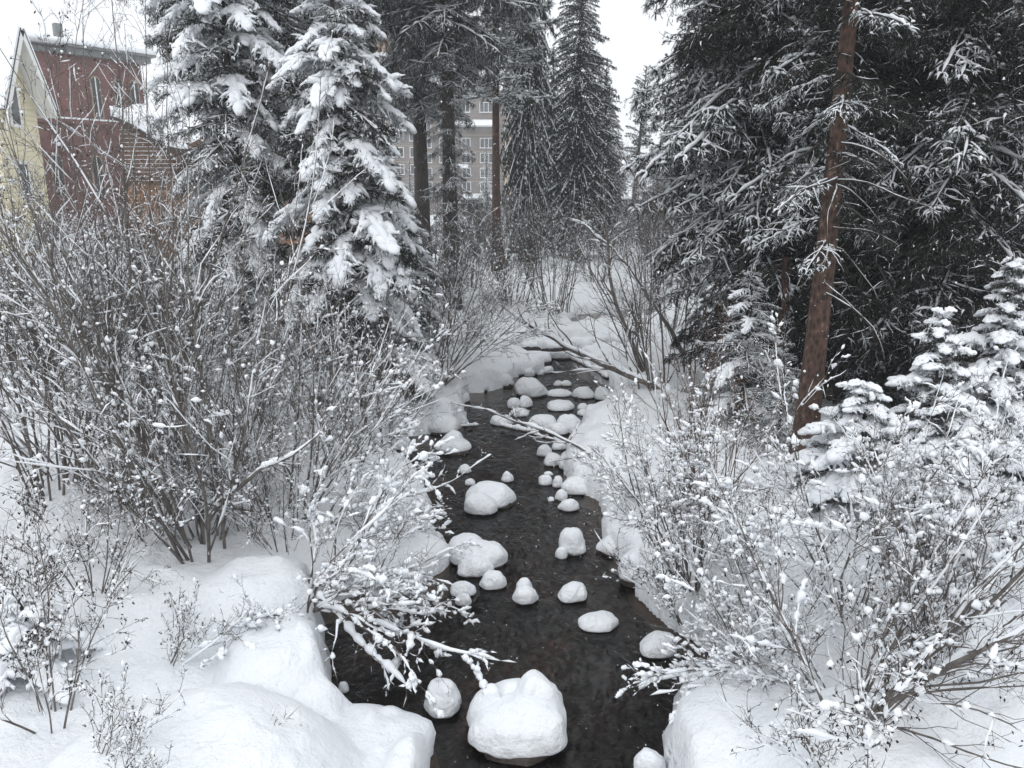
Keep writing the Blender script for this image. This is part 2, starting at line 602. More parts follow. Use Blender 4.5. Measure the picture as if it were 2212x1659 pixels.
def lobe_from_px(x0, x1, yt, yb, z0=0.0, dfac=.8):
    xc = (x0 + x1) / 2
    p = gnd(xc, yb, z0)
    dist = math.hypot(p[1], CAMH - z0) * 1.0
    depth = p[1] * CP + (CAMH - z0) * SP
    W = (x1 - x0) / FPX * depth * 1.06
    al = math.atan2(CAMH - z0, p[1])
    D = W * dfac
    Hh = ((yb - yt) * dist / FPX - .62 * D * math.sin(al)) / math.cos(al)
    if Hh < .22 * W:
        Hh = .22 * W
        D = min(D, max(.3 * W, ((yb - yt) * dist / FPX - Hh * math.cos(al)) / math.sin(al) / .62))
    Hh = min(Hh * 1.08, 1.15 * W)
    D = max(D, .3 * W)
    return p[0], p[1] + D / 2, W, D, Hh

BL = []
def B(lobes, label, z0=0.0, rock=True):
    BL.append((lobes, label, z0, rock))

B([(1008, 1090, 1457, 1590, 2.0, .15), (1110, 1222, 1480, 1600, 2.1, -.1), (1040, 1170, 1490, 1585, 2.2, 0), (1024, 1230, 1530, 1656, 2.3, 0)],
  "largest snow-covered boulder in the stream, three fused humps at the bottom of the view")
B([(917, 992, 1483, 1554, 2.5, 0)], "round snow-capped stone in dark water just left of the largest boulder")
B([(1257, 1336, 1328, 1368, 2.6, 0)], "flat-topped loaf-shaped snow-capped stone alone right of midstream")
B([(1388, 1465, 1372, 1425, 2.3, .1)], "snow-capped stone against right bank under arching shrub twigs")
B([(1206, 1270, 1261, 1305, 2.0, .35)], "snow-capped stone tapering to a point on its left, above the loaf-shaped one")
B([(1109, 1159, 1264, 1309, 1.9, 0), (1116, 1150, 1250, 1285, 2.1, 0)], "snowman-like pair of small fused snow caps in midstream")
B([(1039, 1093, 1235, 1277, 2.4, 0)], "rounded snow-capped stone beside the twin-humped left bank boulder")
B([(1210, 1267, 1141, 1203, 2.3, -.1)], "tall egg-shaped snow-capped stone in the right half of the stream")
B([(1201, 1226, 1182, 1209, 2.1, 0)], "little snow-capped stone touching the foot of the tall egg-shaped one")
B([(962, 1050, 1160, 1225, 2.3, 0), (1010, 1096, 1170, 1232, 2.6, 0), (989, 1061, 1201, 1251, 2.3, 0), (984, 1006, 1134, 1180, 1.7, 0)],
  "wide snow-covered boulder of several humps with a small cone of snow on top")
B([(920, 962, 1148, 1185, 1.8, -.1)], "small pointed snow-covered stone at the left water edge below the flat slab")
B([(971, 1024, 1258, 1293, 2.2, 0), (984, 1017, 1282, 1311, 2.2, 0)], "lumpy snow-capped stone caught under the willow twigs at left")
B([(1012, 1113, 1041, 1102, 2.2, -.15), (1003, 1070, 1067, 1116, 2.3, 0)], "big double-humped snow-covered boulder in the middle of the stream")
B([(1083, 1108, 1018, 1043, 1.8, 0)], "tiny cone-shaped snow-capped stone alone in midstream")
B([(989, 1017, 1003, 1024, 2.0, 0)], "small snow-capped stone below the large triangular one")
B([(1005, 1026, 1033, 1049, 2.1, 0)], "tiny snow-capped stone just behind the double-humped boulder")
B([(940, 1012, 931, 984, 1.65, 0)], "large triangular snow-covered boulder in the left of the stream")
B([(917, 942, 975, 987, 2.2, 0)], "low snow-capped stone at the left foot of the triangular boulder")
B([(924, 989, 897, 939, 2.2, 0)], "rounded snow-covered boulder on the left shore behind the triangular one", .02)
B([(974, 1010, 890, 923, 2.1, -.1)], "snow-covered boulder at left shore sloping right into the water")
B([(1117, 1181, 814, 861, 2.0, -.25)], "big snow-covered boulder with its peak at left, upstream in the narrowing")
B([(1096, 1124, 859, 884, 2.2, 0), (1121, 1150, 854, 882, 2.0, 0)], "two touching snow-capped stones just below the big peaked boulder")
B([(1101, 1142, 880, 901, 2.2, 0)], "low snow-capped stone right in front of the two touching ones")
B([(1062, 1109, 895, 921, 2.3, 0)], "snow-capped stone behind the dead branch at its left end")
B([(1184, 1240, 863, 889, 2.4, 0)], "broad snow-capped stone in the right half of the upper stream")
B([(1181, 1235, 840, 858, 2.2, 0)], "low flat snow-capped stone beside the big peaked boulder")
B([(1197, 1215, 821, 834, 2, 0), (1212, 1235, 820, 835, 1.8, 0)], "low stone with two little snow peaks near the upper logs")
B([(1241, 1285, 836, 863, 2.3, 0)], "snow-covered boulder at the right shore under the leaning alder")
B([(1285, 1318, 835, 866, 2.1, 0)], "snow-covered boulder tucked against the right shore under drooping twigs")
B([(1249, 1271, 869, 887, 2.0, 0)], "small round snow-capped stone close to the right shore")
B([(1248, 1275, 883, 899, 2.2, -.1)], "small low snow-capped stone touching the right shore")
B([(1145, 1203, 896, 931, 2.3, 0)], "snow-covered boulder crossed by the dead branch")
B([(1205, 1257, 896, 939, 2.4, 0), (1188, 1230, 911, 941, 2.2, 0)], "wide snow-covered boulder right of the dead branch crossing")
B([(1162, 1193, 961, 988, 2.2, 0)], "snow-capped stone just below the dead branch, left one of a cluster")
B([(1175, 1212, 977, 1009, 2.1, 0)], "double-bumped snow-capped stone, front one of the cluster below the branch")
B([(1193, 1223, 952, 973, 2.2, 0)], "snow-capped stone under the dead branch, rear one of the cluster")
B([(1210, 1272, 972, 1020, 2.4, 0)], "large snow-covered boulder on the right shore below the dead branch")
B([(1164, 1194, 1026, 1050, 2.5, 0)], "boxy little snow-capped stone off the right shore")
B([(1175, 1194, 1017, 1028, 2.2, 0)], "flat little snow-capped stone behind the boxy one")
B([(1194, 1216, 1028, 1055, 2.0, 0)], "narrow snow-capped stone between the boxy one and the shore")
B([(1214, 1277, 1030, 1072, 2.2, -.1)], "large rounded snow-covered boulder leaning on the right shore under twigs")
B([(1184, 1197, 1072, 1083, 2.2, 0)], "tiniest snow-capped pebble near the right shore")
B([(1199, 1227, 1058, 1084, 1.9, 0)], "small irregular snow-capped stone near the right shore")
B([(1206, 1253, 1076, 1108, 1.7, 0)], "pointed snow-capped stone, lowest of the right shore cluster")
B([(1298, 1368, 1159, 1201, 2.4, 0)], "flat snow-covered boulder jutting from right bank below the reddish shrub", .02)
B([(1346, 1430, 1194, 1268, 2.4, 0)], "long snow-covered boulder hanging over the water at the right bank", .05)
B([(1529, 1562, 1420, 1458, 2.2, 0)], "snow-covered lump at the corner of the right bank", .1)
B([(1518, 1539, 1466, 1479, 2.2, 0)], "crumb of snow on a tiny stone in the shadowed right corner")
B([(1371, 1443, 1638, 1720, 2.3, 0)], "rounded snow cap cut off by the bottom edge, right of the largest boulder")
B([(731, 752, 1470, 1497, 2.3, 0)], "little snow-capped stone in the dark inlet under the willow")
B([(1017, 1056, 822, 846, 2.3, 0), (1038, 1080, 812, 838, 2.2, 0), (1075, 1109, 807, 836, 2.3, 0)], "row of fused snow-covered lumps along the upper left shore", .02)
B([(973, 1014, 843, 872, 2.3, 0)], "snow-covered boulder on the left shore below the row of lumps", .02)
B([(1174, 1196, 789, 807, 2.2, 0)], "small round snow-capped stone at the head of the open water")
B([(1132, 1155, 795, 815, 2.2, 0), (1153, 1177, 794, 811, 2.2, 0)], "pair of small round snow caps at the head of the open water")
B([(1095, 1135, 778, 812, 2.5, 0), (1130, 1173, 775, 810, 2.5, 0)], "blocky snow-covered boulder pair behind the small round caps", .02)
B([(1080, 1140, 757, 782, 2.6, 0), (1130, 1192, 757, 786, 2.5, 0)], "long snow-covered boulder bridging the stream just below the logs", .05)
B([(1188, 1235, 753, 776, 2.5, 0)], "snow-covered boulder below the logs, right of the long one", .03)
B([(1254, 1295, 726, 748, 2.3, 0)], "snow-covered boulder above the logs, left one of two", .02)
B([(1282, 1334, 719, 746, 2.4, 0)], "snow-covered boulder above the logs, right and larger one of two", .02)
B([(1323, 1334, 684, 693, 2.0, 0)], "speck of a snow-capped stone in the far upstream pool")
B([(156, 214, 905, 977, 2.6, 0)], "dark snow-topped rock in the shade behind the left shrubs", .7)
B([(690, 760, 985, 1038, 2.5, 0)], "dark undercut rock with snow on top behind the overhanging willow", .25)
B([(849, 888, 925, 994, 3.0, 0)], "dark stump-like rock at the left shore with a thick snow cap", .0)

for i, (lobes, label, z0, rock) in enumerate(BL):
    lob = [lobe_from_px(l[0], l[1], l[2], l[3], z0) for l in lobes]
    cx = sum(l[0] for l in lob) / len(lob)
    cyy = sum(l[1] for l in lob) / len(lob)
    t = thing("boulder", label, "boulder", (cx, cyy, z0), group="snow-capped stones along the stream")
    a, r = Acc(), Acc()
    for k, ((x, y, W, D, H), L) in enumerate(zip(lob, lobes)):
        sub = 5 if (L[1] - L[0]) > 150 else 4 if (L[1] - L[0]) > 44 else 3
        dark = label.startswith('dark')
        up = .45 * H if dark else 0
        lobe(a, (x - cx, y - cyy, up), W, D, H - up, L[4], i * 11 + k * 3, sub, (L[5], 0))
        lobe(r, (x - cx, y - cyy + .01, -.10), W * (.97 if dark else .93), D * (.97 if dark else .93), (H * .8 if dark else H * .62) + .08, 2.4, i * 11 + k * 3 + 1, min(sub, 3))
    put("rock", r.mesh("rock", [M_ROCK]), t)
    put("snow_cap", a.mesh("snow_cap", [M_SNOW]), t)
# ------------------------------------------------------------------ conifer branches (shared meshes)
def polyline(P0, D, L, n, rng, wander, grav, curl=0.0):
    """vectorised growth: P0 (M,3), D (M,3), L (M) -> (M,n+1,3)"""
    M = len(P0)
    pts = [P0]
    d = norm(D)
    st = (L / n)[:, None]
    for i in range(n):
        d = d + rng.normal(0, wander, (M, 3)) / math.sqrt(n) + np.array([0, 0, 1.0]) * (grav + curl * (i / n)) / n
        d = norm(d)
        pts.append(pts[-1] + d * st)
    return np.stack(pts, 1)

def sample(P, t):
    """P (M,N,3), t (M,K) in 0..1 -> points, tangents (M,K,3)"""
    M, N, _ = P.shape
    f = t * (N - 1)
    i = np.clip(f.astype(int), 0, N - 2)
    w = (f - i)[..., None]
    r = np.arange(M)[:, None]
    a, b = P[r, i], P[r, i + 1]
    return a * (1 - w) + b * w, norm(b - a)

def needles(rng, P, L, per_m, ln, wd, updown=.0):
    """P (M,N,3) twigs -> needle triangles"""
    M = len(P)
    K = max(3, int(np.mean(L) * per_m))
    t = rng.uniform(0.02, 1.03, (M, K)).clip(0, 1)
    p, T = sample(P, t)
    p, T = p.reshape(-1, 3), T.reshape(-1, 3)
    n = len(p)
    rnd = norm(rng.normal(0, 1, (n, 3)))
    perp = norm(np.cross(T, rnd))
    d = norm(perp + T * rng.uniform(.5, 1.0, (n, 1)) + np.array([0, 0, updown]))
    l = ln * rng.uniform(.7, 1.2, (n, 1))
    side = norm(np.cross(d, T)) * wd
    V = np.stack([p - side, p + side, p + d * l], 1).reshape(-1, 3)
    return V, np.arange(n * 3).reshape(-1, 3)

def make_branch(seed, kind):
    """a spruce branch along +X, real size about 1.3 m; materials 0 wood 1 needles 2 snow"""
    rng = np.random.default_rng(seed)
    K = dict(
        heavy=dict(L=1.3, g=-.75, curl=-.1, ns=14, sl=.36, sub=7, nd=190, nl=.030, nw=.0026, snow=1.0, hang=-.6),
        young=dict(L=1.0, g=-.45, curl=-.3, ns=12, sl=.38, sub=6, nd=190, nl=.030, nw=.0026, snow=1.45, hang=-.4),
        medium=dict(L=1.4, g=-.5, curl=.4, ns=15, sl=.38, sub=8, nd=190, nl=.028, nw=.0028, snow=.42, hang=-.7),
        light=dict(L=1.4, g=-.4, curl=.4, ns=17, sl=.38, sub=9, nd=190, nl=.028, nw=.0030, snow=.04, hang=-.9),
        hang=dict(L=1.6, g=-.35, curl=.5, ns=16, sl=.40, sub=7, nd=160, nl=.030, nw=.0032, snow=.30, hang=-2.2),
        pine=dict(L=1.3, g=-.1, curl=.8, ns=11, sl=.30, sub=5, nd=170, nl=.055, nw=.0038, snow=.7, hang=.2),
    )[kind]
    a = Acc()
    L = K['L']
    main = polyline(np.zeros((1, 3)), np.array([[1, 0, .12]]), np.array([L]), 9, rng, .15, K['g'], K['curl'])
    a.add(*tubes(main, np.linspace(.016, .003, 10)[None], 4), 0)
    ns = K['ns']
    t = np.concatenate([np.linspace(.10, .97, ns)] * 2)
    sgn = np.concatenate([np.ones(ns), -np.ones(ns)])
    t = (t + rng.uniform(-.02, .02, 2 * ns)).clip(.06, .98)
    p, T = sample(main, t[None])
    p, T = p[0], T[0]
    S = norm(np.cross(T, np.array([0, 0, 1.0])))
    ang = np.radians(rng.uniform(42, 66, 2 * ns))[:, None]
    d = T * np.cos(ang) + S * sgn[:, None] * np.sin(ang) + np.array([0, 0, 1]) * rng.uniform(-.25, .12, (2 * ns, 1))
    prof = np.clip(np.sin((t ** .75) * 2.75 + .25), .16, 1)
    sl = L * K['sl'] * prof * rng.uniform(.75, 1.15, 2 * ns)
    side = polyline(p, d, sl, 5, rng, .45, K['hang'] * .4)
    a.add(*tubes(side, np.linspace(.005, .0015, 6)[None].repeat(2 * ns, 0), 3), 0)
    groups = [(main, np.array([L])), (side, sl)]
    # second order twigs
    k = K['sub']
    tt = rng.uniform(.08, 1.0, (2 * ns, k))
    q, QT = sample(side, tt)
    q, QT = q.reshape(-1, 3), QT.reshape(-1, 3)
    l2 = rng.uniform(.07, .15, len(q)) * (L / 1.3) * np.clip(1.3 - tt.reshape(-1) * .8, .3, 1.2)
    s2 = norm(np.cross(QT, np.array([0, 0, 1.0])) + 1e-4)
    sg = rng.choice([-1, 1], len(q))[:, None]
    d2 = QT * .75 + s2 * sg * .75 + np.array([0, 0, 1]) * rng.uniform(-.3, .15, (len(q), 1)) + np.array([0, 0, K['hang'] * .35])
    l2 = np.maximum(l2, .05)
    if kind == 'hang':
        l2 = l2 * rng.uniform(1.0, 2.4, len(l2))
    sub = polyline(q, d2, l2, 3, rng, .4, K['hang'] * .5)
    groups.append((sub, l2))
    for P, Ls in groups:
        a.add(*needles(rng, P, Ls, K['nd'], K['nl'], K['nw']), 1)
    # snow: fingers on every twig, pads on the outer part
    s = K['snow']
    def snow_on(P, base, rmax, prob, nmod=1.0, lift=.75):
        M, N, _ = P.shape
        on = rng.uniform(0, 1, M) < prob
        P = P[on]
        if len(P) == 0:
            return
        M = len(P)
        tq = np.linspace(0, 1, 7)[None].repeat(M, 0)
        Q, QT = sample(P, tq)
        slope = 1 - np.abs(QT[..., 2]) ** 1.5
        env = np.sin(np.clip(tq * 1.02, 0, 1) ** .8 * np.pi * .93 + .12)
        R = (base + (rmax - base) * rng.uniform(.5, 1.1, (M, 7))) * env * np.clip(slope, .1, 1) * rng.uniform(.7, 1.15, (M, 1))
        R[:, 0] *= .5
        R[:, -1] = .002
        Q = Q.copy()
        Q[..., 2] += R * lift
        Q[:, -1, 2] -= .008
        a.add(*tubes(Q, R, 5), 2)
    if kind in ('heavy', 'young'):
        snow_on(side, .020, .052 * s, .95)
        snow_on(sub, .010, .027 * s, .7)
        mp, mt = sample(main, np.linspace(.12, 1, 12)[None])
        mp = mp[0]
        R = .050 * s * np.array([.1, .3, .6, .9, 1.1, 1.2, 1.2, 1.25, 1.2, 1.1, .8, .05]) * rng.uniform(.7, 1.25, 12)
        mp = mp.copy(); mp[:, 2] += R * .7
        a.add(*tubes(mp[None], R[None], 6), 2)
        nb = 26
        tb = rng.uniform(.35, 1.0, nb)
        c, ct = sample(main, tb[None])
        c = c[0] + np.stack([rng.normal(0, .03, nb), rng.normal(0, .10, nb) * (1.25 - tb), rng.uniform(.0, .03, nb)], 1)
        sz = np.stack([rng.uniform(.06, .14, nb), rng.uniform(.05, .10, nb), rng.uniform(.035, .06, nb)], 1) * s
        a.add(*blobs(rng, c, sz, ICO[2], .06, ct[0]), 2)
    else:
        patch = rng.uniform(0, 1, 2 * ns)
        snow_on(side, .003 + .006 * s, .006 + .030 * s, .12 + .8 * s, lift=.9)
        snow_on(sub, .002 + .008 * s, .006 + .028 * s, .10 + .95 * s, lift=.9)
        if kind in ('hang', 'pine', 'medium'):
            mp, mt = sample(main, np.linspace(.05, 1, 12)[None])
            R = .022 * rng.uniform(.1, 1.3, 12)
            R[-1] = .002
            mp = mp[0].copy(); mp[:, 2] += R * .9 + .008
            a.add(*tubes(mp[None], R[None], 5), 2)
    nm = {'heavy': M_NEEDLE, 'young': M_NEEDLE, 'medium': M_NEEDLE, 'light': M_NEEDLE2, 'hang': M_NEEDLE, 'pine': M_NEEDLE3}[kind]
    return a, a.mesh("branch", [M_BARK, nm, M_SNOWT]), L

BR = {}
for ki, (kind, cnt) in enumerate((('heavy', 5), ('young', 3), ('medium', 4), ('light', 4), ('hang', 4), ('pine', 3))):
    BR[kind] = [make_branch(100 * ki + j, kind)[1:] for j in range(cnt)]

def trunk_mesh(H, r0, r1, mat, lean=(0, 0), bend=0.0, seed=0, sides=14, name="trunk", rough=.05):
    rng = np.random.default_rng(seed)
    n = 26
    t = np.linspace(0, 1, n)
    P = np.stack([lean[0] * H * t + bend * np.sin(t * 3.1), lean[1] * H * t, -.4 + (H + .4) * t], 1)
    P[:, 0] += noise3(t * 4, seed, 0, 3) * .04
    R = r0 + (r1 - r0) * t ** .85
    R = R * (1 + .35 * np.exp(-t * 22))
    V, F = tubes(P[None], R[None], sides)
    k = 1 + rough * noise3(V[:, 0] * 9, V[:, 1] * 9, V[:, 2] * 2.5, seed)
    c = np.repeat(P, sides, 0)
    V = c + (V - c) * k[:, None]
    a = Acc()
    a.add(V, F)
    return a.mesh(name, [mat]), P

def conifer(name, label, x, y, H, kinds, prof, nb, z0=1.0, r0=.16, seed=0, bark=None, lean=(0, 0), z=None, cat="tree",
            up=20, down=-25, group=None, azr=None, zmax=None, lenjit=.22, bend=0.0, top=True, edge=None, fill=0, jit=10):
    """prof: list of (fraction of height, crown radius); kinds: list of (kind, weight)"""
    rng = np.random.default_rng(seed + 1000)
    if z is None:
        z = gz(x, y) - .05
    t = thing(name, label, cat, (x, y, z), group)
    me, P = trunk_mesh(H, r0, max(.012, r0 * .08), bark or M_BARK, lean, bend, seed)
    put("trunk", me, t)
    cr = put("crown", None, t)
    hs, rs = [p[0] for p in prof], [p[1] for p in prof]
    zz = np.linspace(0, 1, nb) + rng.uniform(-.5, .5, nb) / nb
    zmx = zmax or H * .985
    az = rng.uniform(0, 360) + np.arange(nb) * 137.5
    names = [k[0] for k in kinds]
    w = np.array([k[1] for k in kinds], float)
    w /= w.sum()
    for i in range(nb):
        h = z0 + (zmx - z0) * float(np.clip(zz[i], 0, 1)) ** .93
        f = h / H
        L = float(np.interp(f, hs, rs)) * rng.uniform(1 - lenjit, 1 + lenjit * .8)
        a = math.radians(az[i] + rng.uniform(-15, 15))
        if azr is not None:
            a = math.radians(rng.uniform(*azr))
        pit = math.radians(down + (up - down) * f ** 1.2 + rng.uniform(-jit, jit))
        k = names[int(rng.choice(len(names), p=w))]
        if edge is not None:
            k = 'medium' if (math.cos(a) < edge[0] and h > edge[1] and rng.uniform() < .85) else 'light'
        me, ln = BR[k][int(rng.integers(len(BR[k])))]
        s = L / (ln * .93)
        q = f * (H / (H + 0.0))
        tx = np.interp(h, P[:, 2], P[:, 0])
        ty = np.interp(h, P[:, 2], P[:, 1])
        sy = s if s > .45 else .45 + (s - .45) * .5
        put("branch", me, cr, (tx, ty, h), (math.radians(rng.uniform(-12, 12)), -pit, a), (s, sy, sy))
    for i in range(fill):
        h = z0 * .6 + (zmx * .97 - z0 * .6) * (i + rng.uniform()) / fill
        L = float(np.interp(h / H, hs, rs)) * rng.uniform(.72, .98)
        me, ln = BR['light'][int(rng.integers(len(BR['light'])))]
        s = L / (ln * .93)
        put("branch", me, cr, (np.interp(h, P[:, 2], P[:, 0]), np.interp(h, P[:, 2], P[:, 1]), h),
            (rng.uniform(-.3, .3), -math.radians(down * .8 + (up - down) * h / H + rng.uniform(-10, 10)), rng.uniform(0, 6.28)), (s, max(s, .4), max(s, .4)))
    if top and kinds[0][0] != 'young':
        me, ln = BR[names[0]][0]
        s = min(.5, rs[-1] * 2 + .25)
        put("branch", me, cr, (P[-1, 0], P[-1, 1], H * .97), (0, math.radians(-80), rng.uniform(0, 6)), (s, s * .5, s * .5))
    return t

def add_bare_limbs(t, pts, rng, r=.018, mat=None, snow=True):
    a = Acc()
    for (p0, d, L) in pts:
        P = polyline(np.array([p0]), np.array([d]), np.array([L]), 7, rng, .35, -.7)
        a.add(*tubes(P, np.linspace(r, r * .25, 8)[None], 5), 0)
        tt = rng.uniform(.2, .95, (1, 6))
        q, T = sample(P, tt)
        D = norm(T[0] + rng.normal(0, .6, (6, 3)))
        S = polyline(q[0], D, rng.uniform(.15, .45, 6) * L, 4, rng, .3, -.5)
        a.add(*tubes(S, np.linspace(r * .35, r * .1, 5)[None].repeat(6, 0), 3), 0)
        if snow:
            Q = P.copy(); Q[..., 2] += r
            a.add(*tubes(Q, (np.linspace(r * 1.0, .001, 8) * rng.uniform(.2, 1.1, 8))[None], 4), 1)
    put("bare_limbs", a.mesh("bare_limbs", [mat or M_BARK, M_SNOWT]), t)

# ---- low crowns for far trees: one mesh, shared
def far_crown(seed, kind, H, prof, nb, z0, up=15, down=-25):
    rng = np.random.default_rng(seed)
    a = Acc()
    tm = []
    for j in range(3):
        b = Acc()
        r2 = np.random.default_rng(seed * 10 + j)
        main = polyline(np.zeros((1, 3)), np.array([[1, 0, .1]]), np.array([1.0]), 5, r2, .1, -.5)
        ns = 20
        t = np.concatenate([np.linspace(.08, 1, ns)] * 2)
        sg = np.concatenate([np.ones(ns), -np.ones(ns)])[:, None]
        p, T = sample(main, t[None]); p, T = p[0], T[0]
        S = norm(np.cross(T, [0, 0, 1.0]))
        d = T * .5 + S * sg * .8 + np.array([0, 0, 1]) * r2.uniform(-.8, .3, (2 * ns, 1))
        sl = .21 * np.clip(np.sin(t * 2.7 + .25), .25, 1) * r2.uniform(.6, 1.3, 2 * ns)
        side = polyline(p, d, sl, 3, r2, .5, -.4)
        V, F = needles(r2, side, sl, 75, .055, .010)
        b.add(V, F, 0)
        V, F = needles(r2, main, np.array([1.0]), 70, .05, .010)
        b.add(V, F, 0)
        m = 34 if kind == 'snowy' else 17
        q, qt = sample(side, r2.uniform(.2, 1, (2 * ns, 1)))
        q, qt = q[:, 0], qt[:, 0]
        ii = r2.choice(2 * ns, m, replace=False)
        k_ = 1.5 if kind == 'snowy' else 1.0
        b.add(*blobs(r2, q[ii] + np.array([0, 0, .014]), np.stack([r2.uniform(.02, .05, m), r2.uniform(.012, .024, m), r2.uniform(.008, .018, m)], 1) * k_, OCT, .3, qt[ii]), 1)
        Q = main.copy(); R = np.array([.002, .004, .010, .015, .016, .002])[None] * k_; Q[..., 2] += R
        b.add(*tubes(Q, R, 3), 1)
        tm.append(b)
    for i in range(nb):
        f = z0 + (1 - z0) * (i + rng.uniform(0, 1)) / nb
        L = np.interp(f, [p[0] for p in prof], [p[1] for p in prof]) * rng.uniform(.7, 1.2) * H
        az = rng.uniform(0, 6.28)
        pt = math.radians(down + (up - down) * f + rng.uniform(-10, 10))
        ca, sa, cp, sp = math.cos(az), math.sin(az), math.cos(pt), math.sin(pt)
        Rm = np.array([[ca, -sa, 0], [sa, ca, 0], [0, 0, 1]]) @ np.array([[cp, 0, -sp], [0, 1, 0], [sp, 0, cp]])
        b = tm[i % 3]
        sc = max(L, .3)
        for V, F, m in zip(b.V, b.F, b.M):
            # faces in b are offset by running index; rebase
            lo = F.min()
            a.add((V * sc) @ Rm.T + np.array([0, 0, f * H]), F - lo, m)
    return a.mesh("crown", [M_NEEDLE, M_SNOWT])

# ------------------------------------------------------------------ the conifers
HV = [('heavy', 1)]
# left pair of laden spruces
p = put_on(548, 15.5)
conifer("spruce", "laden spruce at left, its branches bowed under thick snow, next to the timber hall", p[0], p[1], 13.0, [('heavy', 6), ('medium', 1)],
        [(0, 1.15), (.2, 1.35), (.45, 1.35), (.62, 1.15), (.8, .7), (1, .15)], 150, .9, .14, 1, up=8, down=-30, fill=110)
p = put_on(792, 14.6)
conifer("spruce", "pointed laden spruce standing at the left stream bank, heavy snow claws on dark boughs", p[0], p[1], 9.6, [('heavy', 5), ('medium', 1)],
        [(0, 1.35), (.15, 1.55), (.4, 1.45), (.6, 1.15), (.8, .75), (1, .12)], 150, .6, .13, 2, up=8, down=-30, lean=(-.035, 0), fill=110)
p = put_on(905, 18.5)
conifer("spruce", "shorter snowy spruce half hidden behind the pointed one, on its right", p[0], p[1], 4.8, [('heavy', 2), ('medium', 1)],
        [(0, 1.2), (.3, 1.15), (.7, .6), (1, .1)], 90, .3, .09, 3, up=15, down=-25, lean=(-.12, 0), fill=50)
# big tree behind the left pair, top cut by the frame
p = put_on(590, 21.0)
conifer("spruce", "large frosted spruce behind the two laden ones, filling the top left", p[0], p[1], 20.0, [('medium', 2), ('hang', 1)],
        [(0, 1.4), (.25, 1.5), (.36, 2.3), (.5, 3.1), (.7, 2.8), (1, .3)], 190, 3.0, .26, 4, up=5, down=-15, zmax=15.5)
# old spruces with hanging boughs
p = put_on(917, 28.0)
conifer("spruce", "old spruce with bare dark lower trunk, left of the pair before the hotel", p[0], p[1], 22.0, [('hang', 3), ('medium', 1)],
        [(0, 1.2), (.3, 1.6), (.42, 2.6), (.6, 3.0), (1, 1.0)], 120, 6.4, .33, 5, up=0, down=-25, zmax=17, lean=(-.004, 0))
p = put_on(977, 26.0)
conifer("spruce", "old spruce with sagging foliage down its trunk, right of the pair before the hotel", p[0], p[1], 21.0, [('hang', 3), ('medium', 1)],
        [(0, .7), (.12, 1.15), (.3, .75), (.36, 1.3), (.44, 2.3), (.6, 2.8), (1, 1.0)], 140, 1.2, .30, 6, up=0, down=-25, zmax=16)
rngl = np.random.default_rng(77)
# slender pine with bare reddish trunk
p = put_on(1073, 36.0)
t = conifer("pine", "slim pine with a bare straight brown trunk in front of the hotel windows", p[0], p[1], 21.0, [('pine', 1)],
        [(0, 2.0), (.42, 2.4), (.6, 2.6), (1, .6)], 90, 7.4, .24, 7, bark=M_REDBARK, up=15, down=-15, zmax=18, lean=(.0, 0))
# right side
p = base_at(1735, 1005)
RED = p
t = conifer("spruce", "tall spruce with bare leaning red-brown trunk at the right bank, thin frosted twigs high up", p[0], p[1], 13.5, [('light', 3), ('medium', 1)],
        [(0, .9), (.25, .95), (.4, 1.2), (1, 1.6)], 60, 3.3, .185, 8, bark=M_REDBARK, lean=(.018, .03), up=10, down=-28, zmax=10.5)
bl = []
rngb = np.random.default_rng(5)
for i in range(16):
    h = rngb.uniform(1.8, 5.0)
    a = rngb.uniform(-2.2, .9)
    bl.append(((.02 * h, 0.0, h), (math.cos(a), math.sin(a), -.1), rngb.uniform(.7, 1.5)))
add_bare_limbs(t, bl, rngb, .013)
p = put_on(1600, 15.5)
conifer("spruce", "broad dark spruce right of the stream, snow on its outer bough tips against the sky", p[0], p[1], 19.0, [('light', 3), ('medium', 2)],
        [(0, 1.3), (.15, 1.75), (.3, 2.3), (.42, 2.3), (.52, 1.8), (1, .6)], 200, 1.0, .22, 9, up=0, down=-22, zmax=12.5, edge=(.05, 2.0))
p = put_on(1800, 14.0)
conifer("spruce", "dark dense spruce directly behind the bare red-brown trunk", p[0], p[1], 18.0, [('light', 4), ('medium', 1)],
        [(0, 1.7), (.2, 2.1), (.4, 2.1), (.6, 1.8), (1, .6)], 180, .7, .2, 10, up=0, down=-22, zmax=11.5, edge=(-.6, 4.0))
p = put_on(2010, 13.0)
conifer("spruce", "dark spruce with drooping snow-edged boughs right of the red-brown trunk", p[0], p[1], 18.0, [('medium', 3), ('light', 2)],
        [(0, 1.6), (.2, 1.9), (.4, 1.9), (.6, 1.6), (1, .6)], 180, .8, .2, 11, up=-5, down=-28, zmax=11)
p = put_on(2200, 14.5)
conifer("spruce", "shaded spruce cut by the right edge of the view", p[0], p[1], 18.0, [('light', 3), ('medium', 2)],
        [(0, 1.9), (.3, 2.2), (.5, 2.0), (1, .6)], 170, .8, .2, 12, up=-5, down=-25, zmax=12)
p = put_on(1990, 19.0)
conifer("spruce", "tall spruce in the second row behind the drooping one at right", p[0], p[1], 21.0, [('light', 1)],
        [(0, 2.2), (.3, 2.6), (.6, 2.2), (1, .6)], 150, 1.5, .25, 13, up=-5, down=-25, zmax=15.5)
p = put_on(2150, 22.0)
conifer("spruce", "tall spruce deep in the right-hand stand, only gaps of sky around it", p[0], p[1], 22.0, [('light', 1)],
        [(0, 2.2), (.3, 2.8), (.6, 2.4), (1, .6)], 120, 2.6, .25, 14, up=-5, down=-25, zmax=16)
p = put_on(1745, 19.5)
